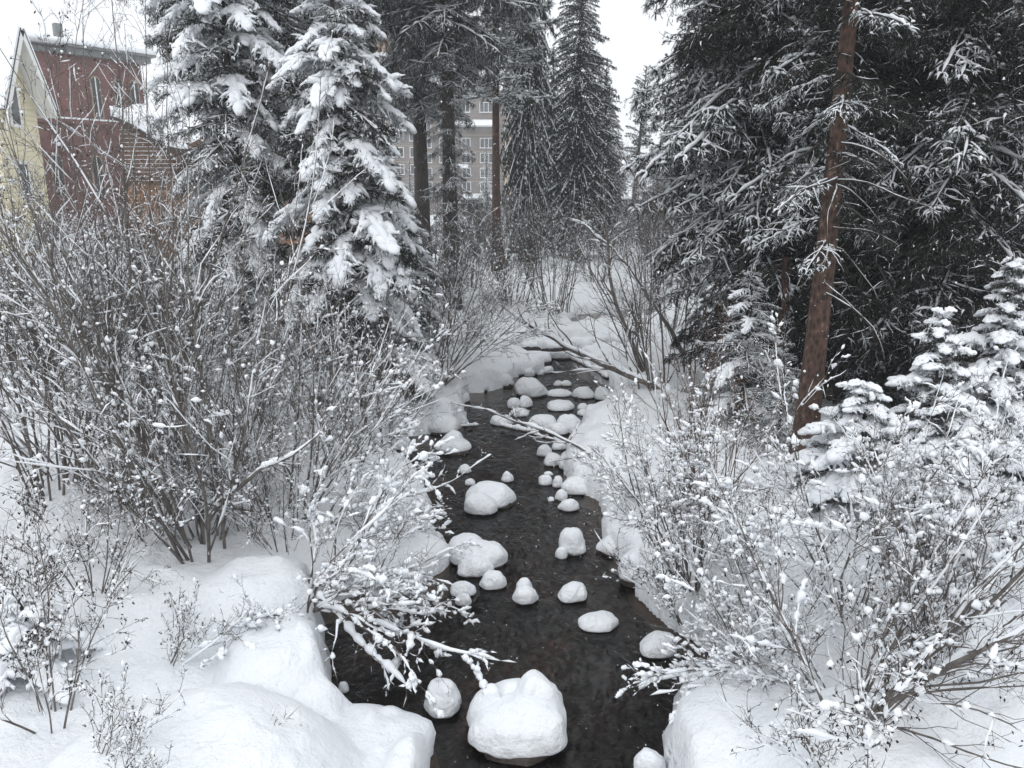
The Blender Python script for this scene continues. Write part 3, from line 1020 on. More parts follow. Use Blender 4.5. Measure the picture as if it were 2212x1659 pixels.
conifer("spruce", "tall spruce in the second row filling the gap left of the red-brown trunk", p[0], p[1], 21.0, [('light', 2), ('medium', 1)],
        [(0, 2.0), (.3, 2.5), (.6, 2.1), (1, .6)], 140, 1.2, .25, 15, up=-5, down=-25, zmax=15.5)
# young laden firs at right
YG = [('young', 1)]
p = put_on(1985, 9.2)
conifer("young_fir", "young fir with stacked snow pillows and a pointed top in front of the dark spruces", p[0], p[1], 2.40, YG,
        [(0, .75), (.3, .62), (.7, .36), (1, .1)], 54, .15, .035, 16, up=18, down=-8, lenjit=.3, jit=17, fill=36)
p = put_on(2120, 10.3)
conifer("young_fir", "taller young fir at the right behind the pillow-covered one, snow on every bough", p[0], p[1], 2.95, YG,
        [(0, 1.05), (.3, .85), (.7, .42), (1, .1)], 60, .15, .05, 17, up=16, down=-10, lenjit=.3, jit=17, fill=36)
p = put_on(1835, 8.6)
conifer("young_fir", "squat rounded young fir smothered in snow at the foot of the red-brown trunk", p[0], p[1], 1.65, YG,
        [(0, .85), (.35, .72), (.7, .45), (1, .15)], 60, .1, .04, 18, up=18, down=-10, lenjit=.3, jit=17, fill=36)
p = put_on(2010, 8.0)
conifer("young_fir", "low snow-heaped fir behind the big right alder", p[0], p[1], 1.6, YG,
        [(0, .9), (.4, .75), (1, .2)], 54, .1, .04, 19, up=15, down=-10, lenjit=.3, jit=17, fill=36)
p = put_on(1675, 11.2)
conifer("young_fir", "little dark fir in the shade left of the red-brown trunk base", p[0], p[1], 1.7, [('medium', 1)],
        [(0, .7), (.5, .5), (1, .1)], 36, .1, .03, 20, up=20, down=-15)
p = put_on(1600, 12.8)
conifer("young_fir", "frosted young spruce under the broad dark one at the right bank", p[0], p[1], 2.6, [('medium', 2), ('heavy', 1)],
        [(0, 1.1), (.5, .8), (1, .1)], 54, .2, .05, 21, up=10, down=-20)
p = put_on(75, 5.6)
conifer("young_fir", "tip of a little fir buried in snow in the bottom left corner", p[0], p[1], .62, YG,
        [(0, .55), (.5, .38), (1, .1)], 18, .05, .02, 22, up=18, down=-10)
p = put_on(1040, 60)
# dead snags in the right stand
for (px, Y, H, r, lb) in ((1672, 13.5, 2.6, .085, "broken reddish snag standing before the dark spruces, capped with snow"),
                          (1588, 14.9, 9.0, .10, "pale grey bare trunk in front of the broad dark spruce")):
    p = put_on(px, Y)
    t = thing("dead_tree", lb, "tree", tuple(p))
    me, P = trunk_mesh(H, r, r * .7, M_REDBARK if 'reddish' in lb else M_BARK, seed=int(px), sides=10)
    put("trunk", me, t)
    continue
    a = Acc()
    lobe(a, (P[-1, 0], 0, H - .03), .2, .2, .16, 2.2, 4, 3)
    put("snow_cap", a.mesh("snow_cap", [M_SNOW]), t)

# ---- far trees
FC = [far_crown(1, 'snowy', 10.0, [(0, .16), (.25, .17), (.6, .12), (.85, .06), (1, .008)], 140, .03),
      far_crown(2, 'plain', 10.0, [(0, .10), (.2, .19), (.5, .16), (.8, .09), (1, .01)], 240, .12),
      far_crown(3, 'plain', 10.0, [(0, .06), (.45, .12), (.6, .14), (.85, .11), (1, .03)], 90, .42, 35, -10)]
def far_tree(px, Y, H, w, kind, label, name="spruce", lean=0, seed=0, dz=0, group=None):
    p = put_on(px, Y)
    z = min(p[2], 1.2)
    t = thing(name, label, "tree", (p[0], Y, z + dz), group, (0, math.radians(lean), 0))
    s = H / 10.0
    me, P = trunk_mesh(H, .018 * H + .03, .03, M_BARK, seed=seed, sides=8)
    put("trunk", me, t)
    put("crown", FC[kind], t, (0, 0, 0), (0, 0, seed * 1.7), (s * w, s * w, s))
    if name == "spruce" and kind == 1 and Y < 55 and group is None:
        put("crown", FC[kind], t, (0, 0, 0), (0, 0, seed * 1.7 + 2.2), (s * w * .9, s * w * .9, s * .97))
    return t
far_tree(1138, 41, 24, .36, 1, "dark narrow spruce left of the tall cone-shaped one beyond the willows", seed=1)
far_tree(1118, 47, 22, .5, 2, "spruce with loose crown just right of the slim bare pine, beyond the willows", seed=2)
far_tree(1243, 45, 16.8, .78, 1, "tall cone-shaped spruce rising in the centre against the pale sky", seed=3)
far_tree(1190, 52, 12.5, .65, 1, "spruce behind the left flank of the tall cone-shaped one", seed=4)
far_tree(1300, 53, 11.4, .8, 1, "shorter spruce behind the right flank of the tall cone-shaped one", seed=5)
far_tree(1362, 66, 13.5, .75, 2, "slightly leaning pine with a bare lower trunk, pale in the snowfall", name="pine", lean=3.5, seed=6)
far_tree(1388, 58, 4.2, 1.0, 0, "small whitened spruce at the foot of the leaning pine", seed=7)
far_tree(1398, 44, 2.2, 1.0, 0, "smallest snow-covered spruce right of the leaning pine, near the low wall", seed=8)
far_tree(889, 72, 6.4, .9, 0, "small white-frosted spruce on the lawn before the left wing of the hotel", seed=9)
far_tree(1052, 92, 9.0, .9, 0, "snow-laden spruce beside the parked van", seed=10)
far_tree(1440, 90, 14, .9, 1, "hazy spruce far behind the leaning pine", seed=11)
far_tree(1420, 130, 13, .9, 1, "faint spruce on the far hillside right of the leaning pine", seed=12)
far_tree(1330, 120, 13, .9, 1, "faint distant spruce between the centre spruces and the leaning pine", seed=13)
far_tree(1480, 70, 17, 1, 1, "hazy spruce glimpsed behind the broad dark spruce's left edge", seed=14)
for i, (px, Y, H) in enumerate(((1560, 40, 20), (1700, 36, 21), (1830, 34, 20), (1930, 40, 22), (2060, 36, 20), (2230, 34, 21), (2140, 50, 24), (1640, 52, 23), (2300, 44, 24))):
    far_tree(px, Y, H, .95, 1, "deep-shaded spruce in the back rows of the stand at the right", seed=20 + i, group="spruces in the back rows at the right")
# ------------------------------------------------------------------ deciduous shrubs
def kids(rng, P, R, L, k, t0, t1, ang0, ang1, ratio, up=0.0, taper=.55):
    M = len(P)
    t = rng.uniform(t0, t1, (M, k))
    q, T = sample(P, t)
    q, T = q.reshape(-1, 3), T.reshape(-1, 3)
    tt = t.reshape(-1)
    n = len(q)
    perp = norm(np.cross(T, norm(rng.normal(0, 1, (n, 3)))))
    a = np.radians(rng.uniform(ang0, ang1, n))[:, None]
    d = T * np.cos(a) + perp * np.sin(a) + np.array([0, 0, up])
    l = np.repeat(L, k) * ratio * (1.15 - .75 * tt) * rng.uniform(.6, 1.25, n)
    f = tt * (P.shape[1] - 1)
    r = np.interp(f, np.arange(P.shape[1]), np.mean(R, 0) / R[:, 0].mean()) * np.repeat(R[:, 0], k) * taper
    own = np.repeat(np.arange(M), k)
    return q, norm(d), l, r, own

def taperR(r, n, end=.25):
    return r[:, None] * np.linspace(1, end, n + 1)[None]

def snow_tubes(acc, rng, P, R, thick, prob, mi=0, n=7, sides=4):
    on = rng.uniform(0, 1, len(P)) < prob
    if not on.any():
        return
    P, R = P[on], R[on]
    M = len(P)
    t = np.linspace(0, 1, n)[None].repeat(M, 0)
    Q, T = sample(P, t)
    Rr = np.stack([np.interp(t[0], np.linspace(0, 1, P.shape[1]), r) for r in R])
    fl = np.clip(1.25 * (1 - np.abs(T[..., 2])) + .05, 0, 1)
    nz = np.clip(rng.uniform(-.5, 1.2, (M, n)), 0, 1)
    th = thick * fl * nz
    th[:, 0] = th[:, -1] = 0
    rr = Rr * .9 + th
    rr = np.where(th < .0012, .0004, rr)
    Q = Q.copy()
    Q[..., 2] += Rr * .5 + th * .55
    acc.add(*tubes(Q, rr, sides), mi)

def build_shrub(seed, nst=14, L=(2., 3.), spread=(5, 40), azc=0, azw=180, base=.18, r0=.014, k=(8, 5, 4), ratios=(.42, .45, .45),
                ang=((22, 45), (25, 55), (25, 60)), grav=(.15, .15, .1, 0), wander=(.18, .3, .4, .4), snow=1.0, blob=.022, nblob=1.0,
                catkins=0, mats=(None, None), t0=.22, tri=3, thin=1.0, stem_parts=True, bside=1.0, fork=0.0):
    rng = np.random.default_rng(seed)
    az = np.radians(azc + rng.uniform(-azw, azw, nst))
    sp = np.radians(rng.uniform(spread[0], spread[1], nst))
    D = np.stack([np.cos(az) * np.sin(sp), np.sin(az) * np.sin(sp), np.cos(sp)], 1)
    P0 = np.stack([np.cos(az) * base * rng.uniform(.2, 1, nst), np.sin(az) * base * rng.uniform(.2, 1, nst), np.full(nst, -.15)], 1)
    Ls = rng.uniform(L[0], L[1], nst)
    rs = r0 * rng.uniform(.6, 1.25, nst) * (Ls / np.mean(L)) ** .5
    n0 = 11
    S0 = polyline(P0, D, Ls, n0, rng, wander[0], grav[0], grav[0] * .3)
    R0 = taperR(rs, n0, .16)
    q, d, l, r, own = kids(rng, S0, R0, Ls, k[0], t0, .97, *ang[0], ratios[0], .05)
    S1 = polyline(q, d, l, 6, rng, wander[1], grav[1])
    r = np.maximum(r, .0032 * thin)
    R1 = taperR(r, 6, .3)
    parts = []
    mb, mtw = mats[0] or M_STEM, mats[1] or M_TWIG
    for i in range(nst):
        a = Acc()
        a.add(*tubes(S0[i:i + 1], R0[i:i + 1], 6))
        sel = own == i
        if sel.any():
            a.add(*tubes(S1[sel], R1[sel], 4 if tri > 3 else 3))
        parts.append(("stem", a.mesh("stem", [mb])))
    tw = Acc()
    q, d, l2, r2, _ = kids(rng, S1, R1, l, k[1], .1, .97, *ang[1], ratios[1], .03, .6)
    r2 = np.maximum(r2, .0024 * thin)
    S2 = polyline(q, d, l2, 4, rng, wander[2], grav[2])
    R2 = taperR(r2, 4, .4)
    tw.add(*tubes(S2, R2, 3))
    S3 = None
    if k[2]:
        q, d, l3, r3, _ = kids(rng, S2, R2, l2, k[2], .12, .98, *ang[2], ratios[2], 0, .7)
        r3 = np.maximum(r3, .0018 * thin)
        S3 = polyline(q, d, l3, 2, rng, wander[3], grav[3])
        tw.add(*tubes(S3, taperR(r3, 2, .5), 3))
    sn = Acc()
    if snow > 0:
        snow_tubes(sn, rng, S0, R0, .020 * snow, 1, 0, 14, 5)
        snow_tubes(sn, rng, S1, R1, .013 * snow, .6, 0, 7, 4)
        snow_tubes(sn, rng, S2, R2, .0075 * snow, .28, 0, 5, 3)
        for S, cnt, sc in ((S0, 14, 1.5), (S1, 4, 1.15), (S2, 1, .85)):
            m = int(len(S) * cnt * nblob)
            if m < 1:
                continue
            ii = rng.integers(0, len(S), m)
            tt = rng.uniform(.25, 1, (m, 1))
            c, T = sample(S[ii], tt)
            c, T = c[:, 0], T[:, 0]
            s = np.minimum(blob * .62 * sc * rng.lognormal(0, .5, m), blob * 1.15)
            s = s * np.clip(1.55 - c[:, 2] / 3.4, .32, 1)
            keep = rng.uniform(0, 1, m) < .25 + .75 * (1 - np.abs(T[:, 2]))
            if sc > 1.4:
                keep &= (tt[:, 0] > .15)
                s = s * np.clip(1.2 - tt[:, 0], .15, 1)
            c, T, s = c[keep], T[keep], s[keep]
            H = T.copy(); H[:, 2] *= .6
            sz = np.stack([s * rng.uniform(1.0, 2.1, len(s)), s * rng.uniform(.5, .95, len(s)), s * rng.uniform(.5, 1.1, len(s))], 1)
            c = c + np.array([0, 0, 1]) * (sz[:, 2:] * .55)
            big = s > blob * .75
            cb, zb_, hb_ = c[big], sz[big], norm(H[big])
            mb_ = len(cb)
            if mb_:
                tq_ = np.linspace(-1, 1, 6)
                Pq = cb[:, None] + hb_[:, None] * (zb_[:, :1] * .85)[:, None] * tq_[None, :, None]
                Pq = Pq + rng.normal(0, .16, Pq.shape) * zb_[:, 1:2][:, None]
                env_ = np.array([.06, .7, 1.0, 1.0, .65, .05])[None] * rng.uniform(.55, 1.15, (mb_, 6)) * zb_[:, 2:3]
                sn.add(*tubes(Pq, env_, 5))
            sn.add(*blobs(rng, c[~big], sz[~big], OCT, .42, H[~big]))
    ck = Acc()
    if catkins:
        src = S3 if S3 is not None else S2
        m = min(catkins, len(src))
        ii = rng.choice(len(src), m, replace=False)
        c = src[ii, -1] + rng.normal(0, .006, (m, 3)) - np.array([0, 0, .012])
        sz = np.stack([rng.uniform(.012, .022, m), rng.uniform(.004, .007, m), rng.uniform(.004, .007, m)], 1)
        dd = rng.normal(0, .5, (m, 3)) - np.array([0, 0, .9])
        ck.add(*blobs(rng, c, sz, OCT, .1, dd))
        c2 = c[: m // 3] + rng.normal(0, .012, (m // 3, 3))
        ck.add(*blobs(rng, c2, np.full((m // 3, 3), .009), OCT, .2))
        m3 = m // 4
        if snow > 0 and m3:
            sn.add(*blobs(rng, c[:m3] + np.array([0, 0, .025]), rng.uniform(.008, .018, (m3, 1)) * np.array([[1.2, .8, 1.1]]), OCT2, .3))
    parts.append(("twigs", tw.mesh("twigs", [mtw])))
    if snow > 0:
        parts.append(("snow_clumps", sn.mesh("snow_clumps", [M_SNOWT])))
    if catkins:
        parts.append(("catkins", ck.mesh("catkins", [M_CATKIN])))
    return parts

def place_shrub(parts, name, label, p, scl=1.0, rz=0.0, group=None, nstem=None, cat="shrub"):
    t = thing(name, label, cat, tuple(p), group, (0, 0, rz), None, (scl, scl, scl))
    c = 0
    for nm, me in parts:
        if nm == 'stem':
            c += 1
            if nstem and c > nstem:
                continue
        o = put(nm, me, t)
        if nm != 'stem':
            o['kind'] = 'stuff'
    return t

# hero shrubs on the left
sh = build_shrub(1, 22, (3.2, 6.2), (3, 36), 170, 150, .30, .021, (14, 6, 3), snow=1.1, blob=.030, catkins=500, t0=.10, tri=4, ratios=(.34, .42, .45))
place_shrub(sh, "alder_shrub", "tall many-stemmed alder at left, thickest trunks at its foot, twigs reaching to the roofs", base_at(440, 1185))
sh = build_shrub(2, 18, (4.2, 6.6), (2, 22), 120, 180, .35, .019, (11, 6, 3), snow=1.0, blob=.028, catkins=500, t0=.2, ratios=(.30, .42, .45))
place_shrub(sh, "alder_shrub", "tall slender alder whose tops cross the brick building and the sky", base_at(265, 1100))
sh3 = build_shrub(3, 15, (1.9, 3.2), (5, 50), 0, 180, .3, .014, (9, 5, 3), snow=1.1, blob=.028)
place_shrub(sh3, "alder_shrub", "waist-high tangle of snowy stems between the tall alder and the stream", base_at(610, 1110))
place_shrub(sh3, "alder_shrub", "snow-flecked shrub in front of the foot of the pointed laden spruce", base_at(745, 985), 1.0, 2.0)
place_shrub(sh3, "alder_shrub", "shrub with brownish stems below the left laden spruce, behind the tall alder", base_at(560, 920), 1.1, 4.0)
sh4 = build_shrub(4, 15, (2.6, 3.8), (8, 52), 200, 130, .4, .017, (9, 5, 3), snow=1.5, blob=.038)
place_shrub(sh4, "alder_shrub", "wide snow-burdened alder at the left edge of the view, limbs spreading left", base_at(150, 1010))
place_shrub(sh4, "alder_shrub", "snow-burdened alder behind the first one at left, below the yellow gable", base_at(60, 880), 1.05, 1.2)
place_shrub(sh4, "alder_shrub", "snow-burdened alder in front of the timber hall", base_at(370, 860), 1.0, 2.6)
for i, (px, py, sc_, lb_) in enumerate(((430, 1150, .5, "twiggy undergrowth around the thickest alder trunks"), (530, 1150, .55, "twiggy undergrowth right of the tall alder's foot"),
        (325, 1165, .5, "twiggy undergrowth left of the tall alder's foot"), (620, 1190, .5, "low twiggy brush between the tall alder and the arching willow"),
        (500, 1050, .9, "brushy shrub directly behind the tall alder's trunks"), (660, 1040, .85, "brushy shrub above the overhanging willow"),
        (830, 960, .6, "small brush below the pointed laden spruce at the left shore"), (690, 900, .95, "brownish brush at the base of the two laden spruces"))):
    place_shrub(sh3, "alder_shrub", lb_, base_at(px, py), sc_, i * 1.1 + .4)
place_shrub(sh, "alder_shrub", "second tall slender alder, its tops in front of the timber hall", base_at(380, 1010), .95, 2.2)
place_shrub(sh, "alder_shrub", "third tall slender alder at the left, before the yellow gable", base_at(120, 1060), .85, 4.0)
# overhanging willow
sw = build_shrub(5, 20, (1.0, 2.1), (35, 84), -12, 105, .25, .014, (9, 5, 3), snow=1.1, blob=.036, nblob=1.3, grav=(-.5, -.1, 0, 0), ang=((20, 45), (25, 60), (25, 60)), wander=(.5, .5, .5, .5))
place_shrub(sw, "willow_shrub", "low willow arching over the dark inlet at the left bank, loaded with snow", base_at(655, 1275, .6))
# place_shrub(sw, "willow_shrub", "second arching willow just upstream of the one over the inlet", base_at(740, 1195, .6), .85, .5)
sw2 = build_shrub(6, 12, (1.0, 1.9), (35, 80), 10, 70, .2, .012, (8, 5, 3), snow=1.1, blob=.034, nblob=1.3, grav=(-.2, -.1, 0, 0), wander=(.5, .4, .5, .5))
place_shrub(sw2, "willow_shrub", "willow reaching over the snow slab towards the double-humped boulder", base_at(690, 1120, .6), .95)
place_shrub(sw2, "willow_shrub", "bent snowy willow lying over the stream edge below the flat slab", base_at(770, 1250, .4), .7, -.5)
# catkin shrubs bottom left
sc = build_shrub(7, 9, (1.2, 2.0), (8, 42), 30, 140, .12, .009, (10, 5, 3), snow=.6, blob=.018, nblob=.6, catkins=420, ratios=(.4, .45, .45))
place_shrub(sc, "alder_sapling", "young alder hung with dark catkins, nearest one at the lower left", base_at(110, 1560), 1.0, 0)
place_shrub(sc, "alder_sapling", "young alder with dark catkins at the left edge above the buried fir tip", base_at(-20, 1380), 1.15, 2.2)
place_shrub(sc, "alder_sapling", "thin catkin-bearing alder in front of the tall alder's trunks", base_at(200, 1280), .9, 4.1)
sc2 = build_shrub(8, 8, (.6, 1.05), (20, 60), 20, 70, .06, .006, (7, 4, 2), snow=.8, blob=.016, catkins=40)
place_shrub(sc2, "alder_sapling", "small twiggy sapling rising from smooth snow left of the willow, leaning right", base_at(345, 1435), 1.0)
place_shrub(sc2, "alder_sapling", "small twiggy sapling by the buried fir tip in the bottom left corner", base_at(190, 1640), .8, .3)
place_shrub(sc2, "alder_sapling", "bundle of fine twigs cut by the bottom edge at left", base_at(230, 1700), .7, -.4)
# right side
sr = build_shrub(9, 28, (1.6, 2.5), (3, 42), 90, 180, .22, .011, (9, 5, 3), snow=1.0, blob=.027, ratios=(.33, .42, .45), nblob=1.5)
place_shrub(sr, "willow_shrub", "dense upright willow at the right bank dotted with snow, reddish bare tops", base_at(1500, 1235), .95)
sr1 = build_shrub(10, 22, (1.9, 2.9), (3, 22), 90, 180, .3, .009, (7, 5, 2), snow=.25, blob=.016, nblob=.3, ratios=(.3, .4, .4), mats=(M_REDTWIG, M_REDTWIG))
place_shrub(sr1, "willow_shrub", "reddish-brown bare willow wands behind the dense white-dotted willow", base_at(1530, 1080))
place_shrub(sc2, "willow_shrub", "little shrub leaning over the water in front of the dense willow", base_at(1478, 1310), 1.25, 2.6)
sr2 = build_shrub(11, 8, (.8, 1.6), (35, 75), 180, 55, .15, .010, (8, 5, 3), snow=1.3, blob=.028, grav=(-.2, -.1, 0, 0))
place_shrub(sr2, "willow_shrub", "willow sprawling left from the right bank over the shore boulders", base_at(1450, 1090, .6), 1.0)
se = build_shrub(12, 8, (2.0, 3.4), (8, 58), 90, 180, .07, .016, (15, 7, 3), snow=1.25, blob=.030, catkins=600, t0=.05, tri=4, ratios=(.42, .42, .45), nblob=1.3, wander=(.3, .4, .4, .4))
place_shrub(se, "alder_shrub", "big spreading alder at lower right with dark catkins and a forked grey trunk", base_at(1835, 1548))
se2 = build_shrub(13, 14, (1.8, 2.9), (8, 50), 90, 180, .25, .013, (9, 6, 3), snow=1.5, blob=.036, catkins=200, nblob=1.4)
place_shrub(se2, "alder_shrub", "snow-clotted alder in front of the squat rounded fir at right", base_at(1830, 1290))
place_shrub(se2, "alder_shrub", "snow-clotted alder at the right edge below the young firs", base_at(2110, 1300), .95, 2.3)
place_shrub(se2, "alder_shrub", "snow-clotted low shrub just above the big spreading alder's trunk", base_at(1680, 1400), .62, 4.2)
place_shrub(sw2, "willow_shrub", "snowy willow at the right bank arching left over the dark water", base_at(1660, 1440, .7), .75, math.pi - .2)
place_shrub(sw2, "willow_shrub", "low snowy brush around the foot of the big spreading alder", base_at(1800, 1500), .55, 2.4)
place_shrub(sr2, "willow_shrub", "low snowy brush spreading left of the big alder's trunk", base_at(1740, 1470), .8, .3)
place_shrub(sw2, "willow_shrub", "low snowy brush spreading right from the big alder's trunk", base_at(1930, 1480), .7, .2)
place_shrub(sr, "willow_shrub", "dense snowy willow right of the squat rounded fir", base_at(1960, 1330), .75, 1.2)
place_shrub(sc2, "alder_sapling", "sapling with catkins in the snow at the far right bottom", base_at(2050, 1500), 1.1, .8)
place_shrub(sc2, "alder_sapling", "twigs with dark catkins low in the bottom right, in front of the big alder", base_at(1800, 1650), 1.0, 3.0)
# middle distance
sm = build_shrub(14, 20, (2.6, 4.2), (8, 62), 20, 80, .35, .019, (8, 5, 3), snow=1.0, blob=.032, thin=1.8, grav=(.25, .15, 0, 0), nblob=.8)
place_shrub(sm, "willow_shrub", "willow fanning out from the left bank over the snowy logs, many curved limbs", base_at(935, 815), 1.0, 0)
place_shrub(sm, "willow_shrub", "willow in the gap right of the pointed laden spruce, limbs leaning upstream", base_at(915, 745), .95, .5)
sn_ = build_shrub(15, 24, (2.4, 3.8), (3, 34), 0, 180, .5, .017, (8, 5, 2), snow=.55, blob=.030, thin=2.2, nblob=.6)
place_shrub(sn_, "willow_shrub", "brown upright willow clump at the bend of the stream, in the centre of the view", base_at(1195, 664), 1.15, 0)
place_shrub(sn_, "willow_shrub", "brown willow clump left of the central one, half behind the fanning willow", base_at(1105, 650), 1.1, 1.4)
place_shrub(sn_, "willow_shrub", "willow clump under the old spruces with hanging boughs", base_at(1010, 625), 1.0, 2.9)
place_shrub(sn_, "willow_shrub", "willow clump right behind the shorter snowy spruce", base_at(960, 660), 1.0, 4.4)
place_shrub(sn_, "willow_shrub", "willow clump at the foot of the slim bare pine", base_at(1080, 575), 1.1, 5.2)
sa = build_shrub(16, 10, (3.0, 4.8), (4, 34), 150, 110, .45, .020, (9, 5, 3), snow=.55, blob=.022, thin=1.6, nblob=.4, ratios=(.36, .4, .4))
place_shrub(sa, "alder_shrub", "dark thin-stemmed alder at the right bank beside the leaning snowy trunk", base_at(1425, 835), 1.0, 0)
place_shrub(sa, "alder_shrub", "dark alder stems against the lower boughs of the broad dark spruce", base_at(1510, 800), 1.0, 2.1)
place_shrub(sa, "alder_shrub", "thin alder behind the leaning trunk, on the far side of the pool", base_at(1440, 710), .95, 4.0)
# thickets: copies
TH = [("grey thicket on the far bank just beyond the upstream pool", 1290, 610, .9), ("snow-dusted thicket right of the upstream pool", 1400, 625, .9),
      ("thicket behind the pool, below the shorter centre spruce", 1330, 560, 1.05), ("thicket below the tall cone-shaped spruce", 1235, 560, 1.1),
      ("thicket left under the tall cone-shaped spruce", 1170, 545, 1.1), ("thicket below the leaning pine", 1370, 530, 1.25),
      ("pale thicket below the small whitened spruces", 1430, 545, 1.2), ("pale thicket at the left tip of the dark spruce boughs", 1470, 600, 1.1),
      ("thicket between the old spruces and the slim pine", 1035, 545, 1.0), ("thicket at the foot of the old spruce trunks", 940, 565, 1.1)]
for i, (lb, px, py, s) in enumerate(TH):
    place_shrub(sn_, "willow_shrub", lb, base_at(px, py), s, i * 1.9, nstem=18)
for i, (px, Y, s, lb) in enumerate(((1300, 60, 1.6, "hazy thicket before the far trees, under the shorter centre spruce"), (1345, 56, 1.5, "hazy thicket left of the leaning pine's foot"),
                        (1400, 52, 1.4, "hazy thicket right of the leaning pine's foot"), (1260, 66, 1.6, "hazy thicket behind the tall cone-shaped spruce"),
                        (1440, 60, 1.5, "hazy thicket by the low wall at the far right of the clearing"), (1130, 60, 1.3, "hazy thicket right of the slim pine before the hotel"))):
    place_shrub(sn_, "willow_shrub", lb, put_on(px, Y), s, i * 1.3, nstem=10)
LT = [(20, 22, 1.2, "snowy thicket below the yellow gabled house"), (130, 19, 1.15, "snowy thicket between the yellow house and the brick building"),
      (240, 23, 1.2, "snowy thicket below the brick building"), (330, 17, 1.1, "snowy thicket left of the laden spruces"),
      (440, 19, 1.2, "snowy thicket in front of the timber wall"), (-60, 15, 1.2, "snowy thicket cut by the left edge"),
      (650, 17.5, 1.1, "thicket in the gap between the two laden spruces")]
for i, (px, Y, s, lb) in enumerate(LT):
    place_shrub(sh4, "alder_shrub", lb, put_on(px, Y), s * 1.0, i * 2.3 + .5)

# ---- single stems and fallen wood that follow a path
def path_wood(name, label, pts, r0, r1, seed, twigs=0, snow=.03, cat="branch", tl=.8, mat=None, up=.0, sub=4, upz=.0):
    rng = np.random.default_rng(seed)
    C = np.array([at(*p) for p in pts])
    n = 30
    s = np.concatenate([[0], np.cumsum(np.linalg.norm(np.diff(C, axis=0), axis=1))])
    t = np.linspace(0, s[-1], n)
    P = np.stack([np.interp(t, s, C[:, i]) for i in range(3)], 1)
    for _ in range(3):
        P[1:-1] = (P[:-2] + P[1:-1] * 2 + P[2:]) / 4
    P[:, 2] += noise3(t * 2, seed, 0, 2) * .04
    P[:, 0] += noise3(t * 3, seed, 5, 2) * .03
    o = P[0].copy()
    P = P - o
    R = np.linspace(r0, r1, n)
    th = thing(name, label, cat, tuple(o))
    a = Acc()
    a.add(*tubes(P[None], R[None], 8))
    put("stem" if cat != "log" else "trunk", a.mesh("stem", [mat or M_STEM]), th)
    sn = Acc()
    if snow:
        m = 60
        tq = np.linspace(0, 1, m)
        Q, T = sample(P[None], tq[None])
        Q, T = Q[0].copy(), T[0]
        fl = np.clip(1.2 - np.abs(T[:, 2]), 0, 1)
        nz = .62 + .6 * noise3(tq * 14, seed, 0, 4) + .45 * noise3(tq * 37, seed, 1, 4)
        rr = np.interp(tq, np.linspace(0, 1, n), R)
        w = (rr * .55 + snow * np.clip(nz, .1, 2)) * fl
        w[0] = w[-1] = .002
        Q[:, 2] += rr * .55 + w * .5
        sn.add(*tubes(Q[None], w[None], 8))
    if twigs:
        S, RR = P[None], R[None]
        q, d, l, r, _ = kids(rng, S, RR, np.array([tl / .5]), twigs, .12, .98, 30, 70, .5, up, .5)
        S1 = polyline(q, d, l, 6, rng, .35, upz)
        r = np.clip(r, .003, .02)
        R1 = taperR(r, 6, .3)
        tw = Acc()
        tw.add(*tubes(S1, R1, 4))
        q, d, l2, r2, _ = kids(rng, S1, R1, l, sub, .1, .97, 25, 60, .45, 0, .6)
        S2 = polyline(q, d, l2, 4, rng, .4, upz)
        tw.add(*tubes(S2, taperR(np.maximum(r2, .002), 4, .4), 3))
        q, d, l3, r3, _ = kids(rng, S2, taperR(np.maximum(r2, .002), 4, .4), l2, 3, .1, .97, 25, 60, .45, 0, .6)
        S3 = polyline(q, d, l3, 2, rng, .4, 0)
        tw.add(*tubes(S3, taperR(np.maximum(r3, .0018), 2, .5), 3))
        o2 = put("twigs", tw.mesh("twigs", [M_TWIG]), th)
        o2['kind'] = 'stuff'
        snow_tubes(sn, rng, S1, R1, .02, .8)
        snow_tubes(sn, rng, S2, taperR(np.maximum(r2, .002), 4, .4), .012, .5, 0, 5, 3)
    if snow:
        put("snow_cover", sn.mesh("snow_cover", [M_SNOWT]), th)
    return th

path_wood("leaning_alder", "snow-topped alder trunk leaning far over the upper stream from the right bank",
          [(1450, 850, 15.2), (1389, 822, 15.6), (1310, 788, 16.0), (1243, 758, 16.5), (1175, 722, 17.0), (1129, 695, 17.5), (1075, 655, 18.2)], .085, .015, 31, 16, .05, "tree", 1.4, None, .15)
path_wood("dead_branch", "long dead snow-lined branch slanting across the stream to the right shore",
          [(1430, 1075, 10.3), (1350, 1020, 10.9), (1259, 966, 11.7), (1200, 945, 12.2), (1140, 920, 12.8), (1050, 886, 13.8), (976, 872, 14.4)], .032, .006, 32, 16, .022, "branch", .8, None, .1)
path_wood("alder_tree", "slim dark alder stem leaning left above the upstream pool",
          [(1389, 800, 16.2), (1357, 724, 16.6), (1331, 659, 17.0), (1318, 594, 17.3), (1309, 500, 17.8), (1304, 420, 18.2), (1300, 330, 18.6)], .05, .008, 33, 22, .01, "tree", 1.1, None, .25)
path_wood("alder_tree", "dark curved alder rising right of the slim one, forked high up",
          [(1480, 770, 17.5), (1440, 700, 17.8), (1400, 640, 18.2), (1374, 596, 18.6), (1329, 544, 19.2), (1280, 499, 19.8), (1235, 470, 20.4)], .06, .012, 34, 20, .035, "tree", 1.1, None, .2)
path_wood("alder_tree", "long arched alder stem with snow on it crossing before the leaning pine",
          [(1520, 640, 19.0), (1490, 570, 19.3), (1458, 512, 19.6), (1423, 450, 20), (1398, 420, 20.3), (1374, 388, 20.6), (1335, 318, 21)], .075, .010, 35, 16, .04, "tree", 1.2, None, .1)
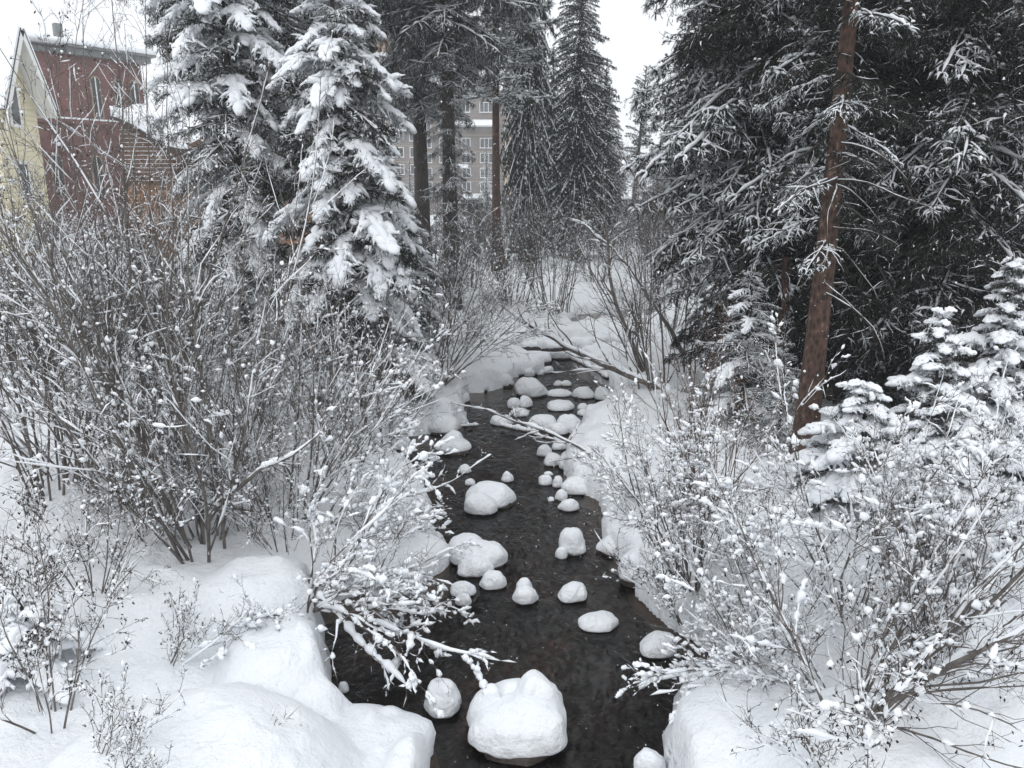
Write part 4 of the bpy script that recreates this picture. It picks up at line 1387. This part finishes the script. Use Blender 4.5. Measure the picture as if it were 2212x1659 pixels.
path_wood("alder_tree", "thin upright alder stem between the pool and the dark spruces",
          [(1395, 790, 15.8), (1372, 700, 16.1), (1345, 620, 16.3), (1322, 560, 16.6)], .03, .006, 36, 12, .01, "tree", .9, None, .2)
path_wood("alder_limb", "snow-heaped low limb reaching right from the tall alder's foot",
          [(448, 1130, 7.9), (470, 1075, 7.7), (520, 1045, 7.6), (560, 1010, 7.5), (620, 985, 7.5), (700, 940, 7.6)], .032, .010, 37, 16, .03, "branch", .5)
path_wood("willow_limb", "forked willow limb with a heavy snow pad dipping into the inlet",
          [(690, 1290, 6.9), (740, 1340, 6.6), (790, 1400, 6.3), (835, 1440, 6.1), (885, 1490, 5.95)], .022, .006, 38, 12, .035, "branch", .45)
path_wood("willow_limb", "long thin willow limb stretched over the stream above the flat slab",
          [(640, 1150, 8.6), (740, 1120, 8.8), (850, 1080, 9.0), (940, 1055, 9.2), (1010, 1020, 9.4), (1065, 985, 9.6)], .018, .004, 39, 14, .018, "branch", .6)
path_wood("willow_limb", "snowy willow limb crossing the flat slab below the long thin one",
          [(690, 1200, 8.2), (760, 1160, 8.4), (840, 1130, 8.5), (910, 1095, 8.7), (960, 1090, 8.8)], .020, .006, 40, 12, .026, "branch", .5)
def log(label, p0, p1, z, r, seed, sn=.06):
    a, b = gnd(p0[0], p0[1], z), gnd(p1[0], p1[1], z)
    fa = [(p0[0], p0[1], a[1]), ((p0[0] + p1[0]) / 2, (p0[1] + p1[1]) / 2, (a[1] + b[1]) / 2), (p1[0], p1[1], b[1])]
    path_wood("fallen_log", label, fa, r, r * .8, seed, 0, sn, "log", mat=M_BARK)
log("long snow-covered log lying straight across the upper stream", (1075, 752), (1345, 756), .34, .08, 51, .12)
log("snow-covered log behind the straight one, sloping slightly", (1130, 738), (1335, 762), .24, .06, 52, .10)
log("short snowy log jutting from the right shore at the head of the open water", (1240, 776), (1310, 815), .25, .06, 53, .05)
log("thin snowy log lying in front of the boulder under the dead branch", (1080, 920), (1166, 941), .08, .04, 54, .035)
log("snow-covered pole below the dead branch, pointing right", (1145, 934), (1235, 960), .12, .035, 55, .03)
log("small snowy stick floating in the water left of midstream", (1000, 925), (1035, 921), .03, .02, 56, .03)
# twigs poking through the near snow
for i, (px, py, lb) in enumerate(((420, 1520, "single bent twig poking from the smooth snow, left of centre bottom"), (510, 1470, "straight single twig standing in the near snow bank"),
                                  (560, 1560, "tiny forked twig in the snow near the bottom left mound"), (690, 1590, "small bare twigs sticking out of the left snow bank beside the inlet"),
                                  (1960, 1590, "small catkin twig in the snow at lower right"))):
    b = build_shrub(60 + i, 2, (.18, .35), (20, 70), rng_az := [200, 60, 20, 150, 30][i], 40, .02, .0035, (3, 2, 0), snow=.3, blob=.01, nblob=.3)
    place_shrub(b, "twig", lb, base_at(px, py), 1.0, 0, cat="twig")
# ------------------------------------------------------------------ buildings
def mat_brick(name, c0, c1, mortar, scale):
    m, n, b = new_mat(name)
    t = n.nodes.new('ShaderNodeTexCoord')
    br = n.nodes.new('ShaderNodeTexBrick')
    br.inputs['Color1'].default_value = (*c0, 1); br.inputs['Color2'].default_value = (*c1, 1); br.inputs['Mortar'].default_value = (*mortar, 1)
    br.inputs['Scale'].default_value = scale; br.inputs['Mortar Size'].default_value = .014
    sp = n.nodes.new('ShaderNodeSeparateXYZ'); cb = n.nodes.new('ShaderNodeCombineXYZ')
    ad = n.nodes.new('ShaderNodeMath'); ad.operation = 'ADD'
    n.links.new(t.outputs['Object'], sp.inputs[0])
    n.links.new(sp.outputs['X'], ad.inputs[0]); n.links.new(sp.outputs['Y'], ad.inputs[1])
    n.links.new(ad.outputs[0], cb.inputs[0]); n.links.new(sp.outputs['Z'], cb.inputs[1])
    n.links.new(cb.outputs[0], br.inputs['Vector'])
    s = tex_noise(n, .8, 4)
    mx = n.nodes.new('ShaderNodeMixRGB'); mx.blend_type = 'MULTIPLY'; mx.inputs[0].default_value = .5
    r = ramp2(n, s.outputs[0], (.6, .6, .6), (1.2, 1.2, 1.2))
    n.links.new(br.outputs[0], mx.inputs[1]); n.links.new(r.outputs[0], mx.inputs[2])
    n.links.new(mx.outputs[0], b.inputs['Base Color'])
    b.inputs['Roughness'].default_value = .9
    bump(n, b, br.outputs['Fac'], -.4, .01)
    return m
M_BRICK = mat_brick("red_brick", (.135, .050, .042), (.185, .075, .062), (.20, .15, .135), 3.2)
M_HOTEL = mat_brick("hotel_siding", (.165, .14, .125), (.20, .17, .15), (.13, .115, .105), 2.0)
M_TAN = mat_simple("tan_stucco", (.42, .30, .22), (.5, .37, .28), 2, .9)
M_BAND = mat_simple("pale_stone_band", (.30, .23, .18), (.36, .28, .22), 3, .9)
M_YEL = mat_simple("pale_yellow_siding", (.66, .60, .42), (.72, .66, .48), 2, .6)
M_WHT = mat_simple("white_trim", (.72, .72, .70), (.80, .80, .78), 3, .6)
M_WOOD = mat_simple("brown_timber", (.085, .050, .034), (.16, .095, .065), 4, .85, .3, .01, (1, 1, 6))
M_ORG = mat_simple("orange_timber", (.20, .105, .055), (.28, .15, .08), 4, .8, .3, .01, (1, 1, 6))
M_GREY = mat_simple("grey_metal", (.14, .15, .15), (.2, .21, .21), 5, .6)
M_DARK = mat_simple("dark_eave", (.03, .026, .022), (.06, .05, .045), 5, .7)
def mat_glass():
    m, n, b = new_mat("window_glass")
    b.inputs['Base Color'].default_value = (.05, .055, .06, 1)
    b.inputs['Roughness'].default_value = .08
    b.inputs['Specular IOR Level'].default_value = .6
    return m
M_GLASS = mat_glass()

def win_parts(w, h, cols, rows, fr=.07, fm=None, arch=False):
    """window frame mesh and pane mesh in the XZ plane, facing -Y, origin at bottom centre"""
    a = Acc()
    for x0, x1, z0, z1 in ((-w / 2, -w / 2 + fr, 0, h), (w / 2 - fr, w / 2, 0, h), (-w / 2 + fr, w / 2 - fr, 0, fr), (-w / 2 + fr, w / 2 - fr, h - fr, h)):
        a.add(*box(x0, x1, -.06, .04, z0, z1))
    for i in range(1, cols):
        x = -w / 2 + w * i / cols
        a.add(*box(x - fr * .35, x + fr * .35, -.05, .03, fr, h - fr))
    for i in range(1, rows):
        z = h * i / rows
        a.add(*box(-w / 2 + fr, w / 2 - fr, -.045, .025, z - fr * .3, z + fr * .3))
    f = a.mesh("window", [fm or M_WHT], False)
    panes = []
    for i in range(cols):
        x0 = -w / 2 + w * i / cols + .02
        x1 = -w / 2 + w * (i + 1) / cols - .02
        panes.append(boxmesh("pane", (x0, x1, -.015, .0, .03, h - .03), M_GLASS))
    s = boxmesh("sill_snow", (-w / 2 - .05, w / 2 + .05, -.16, -.065, -.02, .07), M_SNOWT)
    return f, panes, s

def add_window(parent, W, x, y, z, rz=0):
    f, panes, s = W
    o = put("window", f, parent, (x, y, z), (0, 0, rz))
    for pn in panes:
        put("pane", pn, o)
    put("sill_snow", s, o)
    return o

# --- hotel
YH = 135.0
hx = lambda px, py=400, Y=YH: at(px, py, Y)[0]
hz = lambda py, Y=YH: at(CX, py, Y)[2]
h0 = np.array([hx(905), YH, .6])
hotel = thing("hotel", "large grey-brown hotel block with rows of white-framed windows, faded by the snowfall", "hotel", tuple(h0))
def hb(name, px0, px1, py0, py1, y0, y1, mat, **k):
    z0, z1 = max(hz(py1, YH + y0), -.3), hz(py0, YH + y0)
    return put(name, boxmesh(name, (hx(px0, 400, YH + y0) - h0[0], hx(px1, 400, YH + y0) - h0[0], y0, y1, z0 - .6, z1 - .6), mat), hotel, **k)
hb("wall", 700, 905, 120, 480, 0, 14, M_HOTEL)
hb("wall", 906, 1175, 196, 480, 2, 16, M_HOTEL)
hb("tower_wall", 790, 840, 60, 119, 2, 10, M_TAN)
hb("tower_wall", 1090, 1140, 250, 420, 1.2, 1.9, M_TAN)
hb("roof_snow", 695, 910, 113, 120, -.5, 14, M_SNOWT)
hb("roof_snow", 903, 1180, 188, 195, 1.5, 16, M_SNOWT)
for y0 in (279, 314, 349, 385):
    hb("string_course", 742, 904, y0, y0 + 1.6, -.08, -.002, M_BAND)
for y0 in (291, 327, 358, 391):
    hb("string_course", 907, 1170, y0, y0 + 1.6, 1.9, 1.998, M_BAND)
W1 = win_parts(1.5, 1.65, 2, 1, .09)
W2 = win_parts(2.0, 1.65, 3, 1, .09)
for r, py in enumerate((200, 235, 270, 305, 340, 377)):
    for px, W in ((755, W1), (790, W1), (826, W2), (862, W2), (897, W1)):
        add_window(hotel, W, hx(px) - h0[0], -.07, hz(py) - .6)
for r, py in enumerate((243, 283, 320, 352, 384, 414)):
    for px, W in ((925, W1), (960, W1), (1008, W1), (1047, W1), (1065, W1), (1105, W2), (1135, W1), (1160, W1)):
        if r == 1 and px > 980 and px < 1080:
            continue
        add_window(hotel, W, hx(px, 400, YH + 2) - h0[0], 1.93, hz(py, YH + 2) - .6)
# sloping snow roofs on the front
def wedge(name, px0, px1, pt, pb, y0, y1, mat, parent, o0, Y=YH):
    x0, x1 = hx(px0, 400, Y) - o0[0], hx(px1, 400, Y) - o0[0]
    zt, zb = hz(pt, Y) - o0[2], hz(pb, Y) - o0[2]
    V = [(x0, y1, zt), (x1, y1, zt), (x1, y0, zb), (x0, y0, zb), (x0, y1, zb - .15), (x1, y1, zb - .15), (x1, y0, zb - .15), (x0, y0, zb - .15)]
    me = bpy.data.meshes.new(name)
    me.from_pydata(V, [], [(0, 3, 2, 1), (4, 5, 6, 7), (0, 1, 5, 4), (1, 2, 6, 5), (2, 3, 7, 6), (3, 0, 4, 7)])
    me.materials.append(mat)
    return put(name, me, parent)
wedge("awning_roof", 985, 1076, 256, 270, -1.5, 1.9, M_SNOWT, hotel, h0)
wedge("awning_roof", 815, 890, 274, 282, -1.6, -.01, M_SNOWT, hotel, h0)
wedge("awning_roof", 985, 1011, 353, 360, -1.2, 1.9, M_SNOWT, hotel, h0)
wedge("porch_roof", 1000, 1172, 418, 426, -3.0, 1.9, M_SNOWT, hotel, h0)
hb("porch_beam", 1002, 1170, 427.5, 431, -2.9, 1.8, M_GREY)
for px in (1006, 1030, 1090, 1130, 1166):
    hb("porch_post", px - 1.4, px + 1.4, 431.5, 480, -2.7, -2.3, M_GREY)
hb("entrance", 1012, 1052, 434, 480, 1.85, 1.99, M_DARK)

# --- red brick building
A = np.array([-33.2, 57.0]); Bp = np.array([-28.4, 63.0])
d = (Bp - A) / np.linalg.norm(Bp - A)
ang = math.atan2(d[1], d[0])
Ao = A - d * 6
brick = thing("brick_building", "tall dark red brick building with a grey cornice and arched windows at its corner", "building", (Ao[0], Ao[1], 0), rot=(0, 0, ang))
LB = float(np.linalg.norm(Bp - Ao)); HB = 14.0
put("wall", boxmesh("wall", (0, LB, 0, 9, 0, HB), M_BRICK), brick)
put("ledge", boxmesh("ledge", (0, LB + .1, -.22, -.002, 9.3, 9.6), M_BRICK), brick)
put("ledge_snow", boxmesh("ledge_snow", (0, LB + .1, -.24, -.004, 9.605, 9.72), M_SNOWT), brick)
put("cornice", boxmesh("cornice", (LB - 5.5, LB + .55, -.6, 9.3, HB + .005, HB + .45), M_GREY), brick)
put("cornice", boxmesh("cornice", (LB - 5.5, LB + .85, -.9, 9.5, HB + .455, HB + .62), M_GREY), brick)
put("parapet", boxmesh("parapet", (0, LB - 5.51, -.12, 9.1, HB + .005, HB + .35), M_GREY), brick)
a = Acc()
V, F = box(-.2, LB + .9, -.95, 9.6, HB + .63, HB + .95)
a.add(V, F)
put("roof_snow", a.mesh("roof_snow", [M_SNOWT]), brick)
put("chimney", boxmesh("chimney", (LB - 5.2, LB - 4.7, 1.5, 2.0, HB + .96, HB + 2.3), M_GREY), brick)
def arch_win(parent, x, z, w, h, name="arched_window"):
    n = 10
    out = [(-w / 2, 0), (w / 2, 0)] + [(w / 2 * math.cos(t), h - w / 2 + w / 2 * math.sin(t)) for t in np.linspace(0, math.pi, n)]
    fr = prism_mesh("arched_window", [(x_ * 1.2, z_ * 1.02) for x_, z_ in out], -.12, -.004, M_BAND)
    o = put(name, fr, parent, (x, 0, z))
    put("pane", prism_mesh("pane", [(x_ * .9, z_ * .97 + .06) for x_, z_ in out], -.14, -.121, M_GLASS), o)
    put("mullion", boxmesh("mullion", (-.04, .04, -.17, -.141, .1, h - .05), M_WHT), o)
for x in (LB - .75, LB - 1.9, LB - 3.6):
    arch_win(brick, x, 9.8, .62, 2.9)
for x in (LB - 1.3, LB - 4.2, LB - 7):
    arch_win(brick, x, 4.2, .7, 2.9)

# --- pale yellow gabled house
yh = thing("yellow_house", "pale yellow clapboard house with a very steep white-trimmed gable at the left edge", "house", (-29.3, 48, 0))
hw, zt, drop = 2.0, 13.6, 3.9
me = bpy.data.meshes.new("wall")
prof_ = [(-hw, 0), (hw, 0), (hw, zt - drop), (0, zt - .15), (-hw, zt - drop)]
V = [(0, y, z) for y, z in prof_] + [(-7, y, z) for y, z in prof_]
me.from_pydata(V, [], [(0, 1, 2, 3, 4), (9, 8, 7, 6, 5), (0, 5, 6, 1), (1, 6, 7, 2), (2, 7, 8, 3), (3, 8, 9, 4), (4, 9, 5, 0)])
me.materials.append(M_YEL)
put("wall", me, yh)
bh = .30
for i in range(int((zt - .6) / bh)):
    z = .3 + i * bh
    lim = hw if z + bh < zt - drop else hw * max(0, (zt - .15 - z - bh)) / (drop - .15)
    if lim < .12:
        continue
    V = np.array([(.004, -lim, z), (.035, -lim, z), (.010, -lim, z + bh - .01), (.004, -lim, z + bh - .01),
                  (.004, lim, z), (.035, lim, z), (.010, lim, z + bh - .01), (.004, lim, z + bh - .01)])
    b_ = Acc(); b_.add(V, np.array([[0, 1, 2, 3], [7, 6, 5, 4], [0, 4, 5, 1], [1, 5, 6, 2], [2, 6, 7, 3], [3, 7, 4, 0]]))
    put("board", b_.mesh("board", [M_YEL], False), yh)
for sgn in (-1, 1):
    dy, dz = sgn * (hw + .45), -(drop + .75)
    nrm = norm(np.array([-dz * 1.0, dy]))          # (y,z) normal, roughly up
    if nrm[1] < 0:
        nrm = -nrm
    def slab(name, x0, x1, o0, o1, m, ext=0):
        y0, z0, y1, z1 = 0, zt, dy * (1 + ext), zt + dz * (1 + ext)
        V = []
        for x in (x0, x1):
            for (yy, zz, o) in ((y0, z0, o0), (y1, z1, o0), (y1, z1, o1), (y0, z0, o1)):
                V.append((x, yy + abs(nrm[0]) * sgn * o, zz + nrm[1] * o))
        me = bpy.data.meshes.new(name)
        me.from_pydata(V, [], [(0, 1, 2, 3), (7, 6, 5, 4), (0, 4, 5, 1), (1, 5, 6, 2), (2, 6, 7, 3), (3, 7, 4, 0)])
        me.materials.append(m)
        return put(name, me, yh)
    slab("soffit", -7.2, 1.0, .0, .10, M_WHT)
    slab("barge_board", 1.002, 1.06, -.22, .12, M_WHT)
    slab("roof", -7.3, 1.08, .102, .17, M_DARK, .01)
    slab("roof_snow", -7.3, 1.05, .172, .34, M_SNOWT, .005)
put("window_trim", boxmesh("window_trim", (.04, .10, -.75, .35, 8.2, 10.7), M_WHT), yh)
put("window_pane", boxmesh("window_pane", (.101, .12, -.55, .15, 8.4, 10.5), M_GLASS), yh)
put("window_trim", boxmesh("window_trim", (.04, .10, -.75, .35, 4.0, 6.3), M_WHT), yh)
put("window_pane", boxmesh("window_pane", (.101, .12, -.55, .15, 4.2, 6.1), M_GLASS), yh)

# --- brown timber hall
YW = 42.0
pxz = lambda px, py, Y=YW: (at(px, py, Y)[0], at(px, py, Y)[2])
o0 = at(340, 430, YW); o0 = np.array([o0[0], YW, 0])
hall = thing("timber_hall", "brown timber hall with a curved flaring eave and deep snow on its roof", "building", tuple(o0))
curve = [(256, 256), (262, 258), (275, 262), (310, 278), (345, 303), (375, 320), (405, 326), (470, 327), (620, 330), (680, 330)]
cp = [pxz(*c) for c in curve]
out = [(x - o0[0], z) for x, z in cp]
wall_out = [(out[0][0], 0), (out[-1][0], 0)] + [(x, z - .1) for x, z in out[::-1]]
put("wall", prism_mesh("wall", wall_out, 0, 9, M_WOOD), hall)
me = prism_mesh("eave", [(x, z - .09) for x, z in out] + [(x, z + .06) for x, z in out[::-1]], -.9, 9.2, M_DARK)
put("eave", me, hall)
me = prism_mesh("roof_snow", [(x, z + .065) for x, z in out] + [(x, z + .55 - (.2 if i == 0 else 0)) for i, (x, z) in enumerate(out[::-1])], -.8, 9.2, M_SNOWT)
put("roof_snow", me, hall)
zb = hz(398, YW)
k = 0
z = zb
while z < 8.5:
    # one plank per course, ending under the eave
    xs = np.array([o[0] for o in out]); zs = np.array([o[1] for o in out]) - .35
    ok = xs[zs > z + .2]
    xl = xs[0]
    xr = xs[-1] if zs[-1] > z + .2 else float(np.interp(-(z + .2), -zs[:6], xs[:6]))
    if xr - xl > .5:
        put("plank", boxmesh("plank", (xl, xr, -.045, -.003, z, z + .185), M_WOOD), hall)
        put("ledge_snow", boxmesh("ledge_snow", (xl, xr, -.05, -.005, z + .187, z + .208), M_SNOWT), hall)
    z += .212 * 1.0
put("lower_panel", boxmesh("lower_panel", (out[0][0], out[-1][0], -.12, -.004, 0, zb - .02), M_ORG), hall)
# great snowy roof plane rising behind, dormer, small upturned eave
def quad_slab(name, pts, th, mat, parent, org):
    P = [np.array(p) - org for p in pts]
    V = [tuple(p) for p in P] + [tuple(p + np.array([0, 0, th])) for p in P]
    n = len(P)
    me = bpy.data.meshes.new(name)
    me.from_pydata(V, [], [list(range(n))[::-1], [n + i for i in range(n)]] + [[i, (i + 1) % n, n + (i + 1) % n, n + i] for i in range(n)])
    me.materials.append(mat)
    return put(name, me, parent)
quad_slab("back_roof_snow", [at(250, 262, 52), at(620, 322, 52), at(640, 240, 62), at(290, 236, 62)], .4, M_SNOWT, hall, o0)
tri = [pxz(338, 266, 56), pxz(395, 266, 56), pxz(365, 229, 56)]
put("dormer", prism_mesh("dormer", [(x - o0[0], z) for x, z in tri], 56 - YW, 60 - YW, M_GREY), hall)
tri = [pxz(398, 308, 40.8), pxz(412, 310, 40.8), pxz(452, 288, 40.8), pxz(474, 300, 40.8), pxz(474, 320, 40.8), pxz(430, 321, 40.8), pxz(412, 317, 40.8)]
put("upturned_gable", prism_mesh("upturned_gable", [(x - o0[0], z) for x, z in tri], -1.2, -.95, M_WOOD), hall)
put("roof_rail", boxmesh("roof_rail", (pxz(404, 275, 46)[0] - o0[0], pxz(441, 275, 46)[0] - o0[0], 4, 4.05, pxz(0, 276, 46)[1], pxz(0, 273.5, 46)[1]), M_DARK), hall)
for q in range(5):
    x = pxz(406 + q * 8, 275, 46)[0] - o0[0]
    put("rail_bracket", boxmesh("rail_bracket", (x, x + .07, 4.06, 4.12, pxz(0, 281, 46)[1], pxz(0, 273, 46)[1]), M_DARK), hall)

# --- low building and wall at the right of the clearing
YL = 104.0
lo = np.array([hx(1400, 400, YL), YL, 0])
lb = thing("low_building", "long low grey building under a snowy roof, right of the leaning pine", "building", tuple(lo))
put("wall", boxmesh("wall", (hx(1310, 400, YL) - lo[0], hx(1520, 400, YL) - lo[0], 0, 6, 0, hz(428, YL)), M_HOTEL), lb)
wedge("roof_snow", 1308, 1524, 412, 428, -.6, 6.5, M_SNOWT, lb, lo, YL)
for q in range(9):
    x = hx(1322 + q * 20, 400, YL) - lo[0]
    put("post", boxmesh("post", (x, x + .2, -.3, -.1, 0, hz(430, YL)), M_GREY), lb)
YF = 56.0
fo = put_on(1430, YF)
fe = thing("rail_fence", "low wooden rail fence with snow on its rails beside the far thicket at right", "fence", tuple(fo))
for q in range(6):
    put("post", boxmesh("post", (-3 + q * 1.5, -2.88 + q * 1.5, 0, .12, -.2, 1.1), M_WOOD), fe)
for zz in (.35, .65, .95):
    put("rail", boxmesh("rail", (-3.2, 4.8, -.05, -.005, zz, zz + .10), M_WOOD), fe)
    put("rail_snow", boxmesh("rail_snow", (-3.2, 4.8, -.06, 0.0, zz + .105, zz + .16), M_SNOWT), fe)

# --- van
YV = 96.0
p = put_on(1060, YV)
van = thing("van", "white van seen from behind, parked in front of the hotel by the slim pine", "van", (p[0], p[1], p[2] - .1), rot=(0, 0, math.radians(-6)))
M_VAN = mat_simple("van_paint", (.55, .56, .58), (.62, .63, .65), 2, .35)
def rounded(name, prof2, y0, y1, mat):
    return prism_mesh(name, prof2, y0, y1, mat)
body = [(-1.0, .45), (1.0, .45), (1.06, .8), (1.04, 1.35), (.95, 2.1), (.85, 2.3), (.6, 2.4), (-.6, 2.4), (-.85, 2.3), (-.95, 2.1), (-1.04, 1.35), (-1.06, .8)]
put("body", rounded("body", body, 0, 5.2, M_VAN), van)
put("bonnet", boxmesh("bonnet", (-.95, .95, 5.21, 6.0, .5, 1.35), M_VAN), van)
put("roof_snow", rounded("roof_snow", [(-.8, 2.38), (.8, 2.38), (.78, 2.55), (.5, 2.63), (-.5, 2.63), (-.78, 2.55)], .1, 5.1, M_SNOWT), van)
for x0, x1 in ((-.78, -.42), (-.16, .22), (.27, .64)):
    put("rear_window", boxmesh("rear_window", (x0, x1, -.03, -.002, 1.35, 2.05), M_GLASS), van)
put("rear_door_band", boxmesh("rear_door_band", (-1.0, 1.0, -.02, -.003, .62, 1.18), M_GREY), van)
for s in (-1, 1):
    put("tail_light", boxmesh("tail_light", (s * .93 - .08, s * .93 + .08, -.05, -.021, .85, 1.1), M_WHT), van)
put("bumper", boxmesh("bumper", (-1.05, 1.05, -.2, -.055, .42, .6), M_GREY), van)
put("number_plate", boxmesh("number_plate", (-.16, .16, -.06, -.022, .7, .86), M_WHT), van)
def wheel_mesh(r, w):
    a = Acc()
    V, F = tubes(np.array([[[-w / 2, 0, 0], [-w / 2 + .001, 0, 0], [w / 2 - .001, 0, 0], [w / 2, 0, 0]]]), np.array([[.02, r, r, .02]]), 16)
    a.add(V, F)
    return a.mesh("wheel", [M_DARK])
wm = wheel_mesh(.36, .24)
for x in (-.88, .88):
    for y in (.9, 4.4):
        put("wheel", wm, van, (x, y, .36))
wmr = put("spare_wheel", wheel_mesh(.3, .16), van, (.32, -.12, .95), (0, 0, math.radians(90)))

# --- lamp post and path light
p = put_on(988, 50)
lp = thing("lamp_post", "thin street lamp post with a snow-capped shade beside the old spruce trunk", "lamp post", tuple(p))
a = Acc(); a.add(*tubes(np.array([[[0, 0, -.2], [0, 0, 1.5], [0, 0, 3.6]]]), np.array([[.07, .05, .045]]), 8))
put("pole", a.mesh("pole", [M_GREY]), lp)
a = Acc(); a.add(*tubes(np.array([[[.02, 0, 3.3], [.2, 0, 3.42], [.35, 0, 3.35]]]), np.array([[.025, .025, .025]]), 6))
put("arm", a.mesh("arm", [M_GREY]), lp)
a = Acc(); a.add(*tubes(np.array([[[.35, 0, 3.34], [.35, 0, 3.25], [.35, 0, 3.05], [.35, 0, 3.0]]]), np.array([[.03, .12, .26, .02]]), 12))
put("shade", a.mesh("shade", [M_GREY]), lp)
a = Acc(); a.add(*tubes(np.array([[[.35, 0, 3.46], [.35, 0, 3.42], [.35, 0, 3.28], [.35, 0, 3.1]]]), np.array([[.005, .1, .17, .27]]), 12))
put("snow_cap", a.mesh("snow_cap", [M_SNOWT]), lp)
p = put_on(1056, 66)
bo = thing("path_light", "short louvred path light in the snow in front of the van", "path light", tuple(p))
put("post", boxmesh("post", (-.08, .08, -.08, .08, -.2, .55), M_DARK), bo)
for q in range(4):
    put("louvre", boxmesh("louvre", (-.2, .2, -.2, .2, .56 + q * .12, .62 + q * .12), M_DARK), bo)
put("snow_cap", boxmesh("snow_cap", (-.18, .18, -.18, .18, 1.0, 1.15), M_SNOWT), bo)
p = put_on(1004, 70)
br_ = thing("parking_barrier", "dark low rail on posts in the snow left of the van", "barrier", tuple(p))
put("rail", boxmesh("rail", (-1.2, 1.2, -.06, .06, .5, .62), M_DARK), br_)
for x in (-.9, .9):
    put("post", boxmesh("post", (x - .05, x + .05, -.05, .05, -.2, .495), M_DARK), br_)
put("rail_snow", boxmesh("rail_snow", (-1.2, 1.2, -.07, .07, .622, .70), M_SNOWT), br_)

# ------------------------------------------------------------------ far hill and its forest
xs = np.linspace(-260, 260, 60); ys = np.linspace(170, 400, 40)
X, Y = np.meshgrid(xs, ys)
Z = .6 + np.clip((Y - 175) / 200, 0, 1) ** 1.1 * (20 + 6 * noise3(X * .012, Y * .012, 0, 40)) - 1.2 * (Y < 176)
a = Acc()
idx = np.arange(X.size).reshape(X.shape)
a.add(np.stack([X, Y, Z], -1).reshape(-1, 3), np.stack([idx[:-1, :-1], idx[:-1, 1:], idx[1:, 1:], idx[1:, :-1]], -1).reshape(-1, 4))
put("hill", a.mesh("hill", [M_SNOW]), kind='structure')
rng = np.random.default_rng(9)
for i in range(16):
    px = rng.uniform(1290, 1500) if i < 11 else rng.uniform(640, 900)
    Y_ = rng.uniform(150, 300)
    x = (px - CX) / FPX * Y_ * CP
    zz = .6 + max(0, (Y_ - 175) / 200) ** 1.1 * 20 if Y_ > 175 else .6
    t = thing("spruce", "faint snow-veiled spruce on the distant hillside", "tree", (x, Y_, zz), "trees on the distant hillside")
    s = rng.uniform(1.0, 1.7)
    put("crown", FC[i % 2], t, (0, 0, 0), (0, 0, i), (s * .9, s * .9, s))

# ------------------------------------------------------------------ falling snow and haze
rng = np.random.default_rng(3)
TET = (np.array([[1, 1, 1], [1, -1, -1], [-1, 1, -1], [-1, -1, 1]]) * .8, np.array([[0, 1, 2], [0, 3, 1], [0, 2, 3], [1, 3, 2]]))
nfl = 13000
Yf = rng.uniform(1.2, 24, nfl) ** 1.0
px = rng.uniform(-150, 2362, nfl)
x = rng.uniform(-1, 1, nfl) * (.72 * Yf + 1.0)
z = rng.uniform(.2, 11, nfl)
c = np.stack([x, Yf, z], 1)
r = rng.uniform(.0022, .0044, nfl) * np.clip(.5 + Yf / 14, .4, 1.8)
a = Acc()
a.add(*blobs(rng, c, np.stack([r, r * .8, r * 1.2], 1), TET, .2))
put("falling_snow", a.mesh("falling_snow", [M_SNOWT]), kind='stuff', label="snowflakes falling in front of the trees and the stream")

m = bpy.data.materials.new("haze")
m.use_nodes = True
n = m.node_tree
n.nodes.clear()
o = n.nodes.new('ShaderNodeOutputMaterial')
v = n.nodes.new('ShaderNodeVolumePrincipled')
v.inputs['Color'].default_value = (.93, .95, .98, 1)
v.inputs['Density'].default_value = .0013
v.inputs['Anisotropy'].default_value = 0.2
n.links.new(v.outputs[0], o.inputs['Volume'])
put("haze", boxmesh("haze", (-330, 330, -20, 430, -1.6, 40), m), kind='stuff')
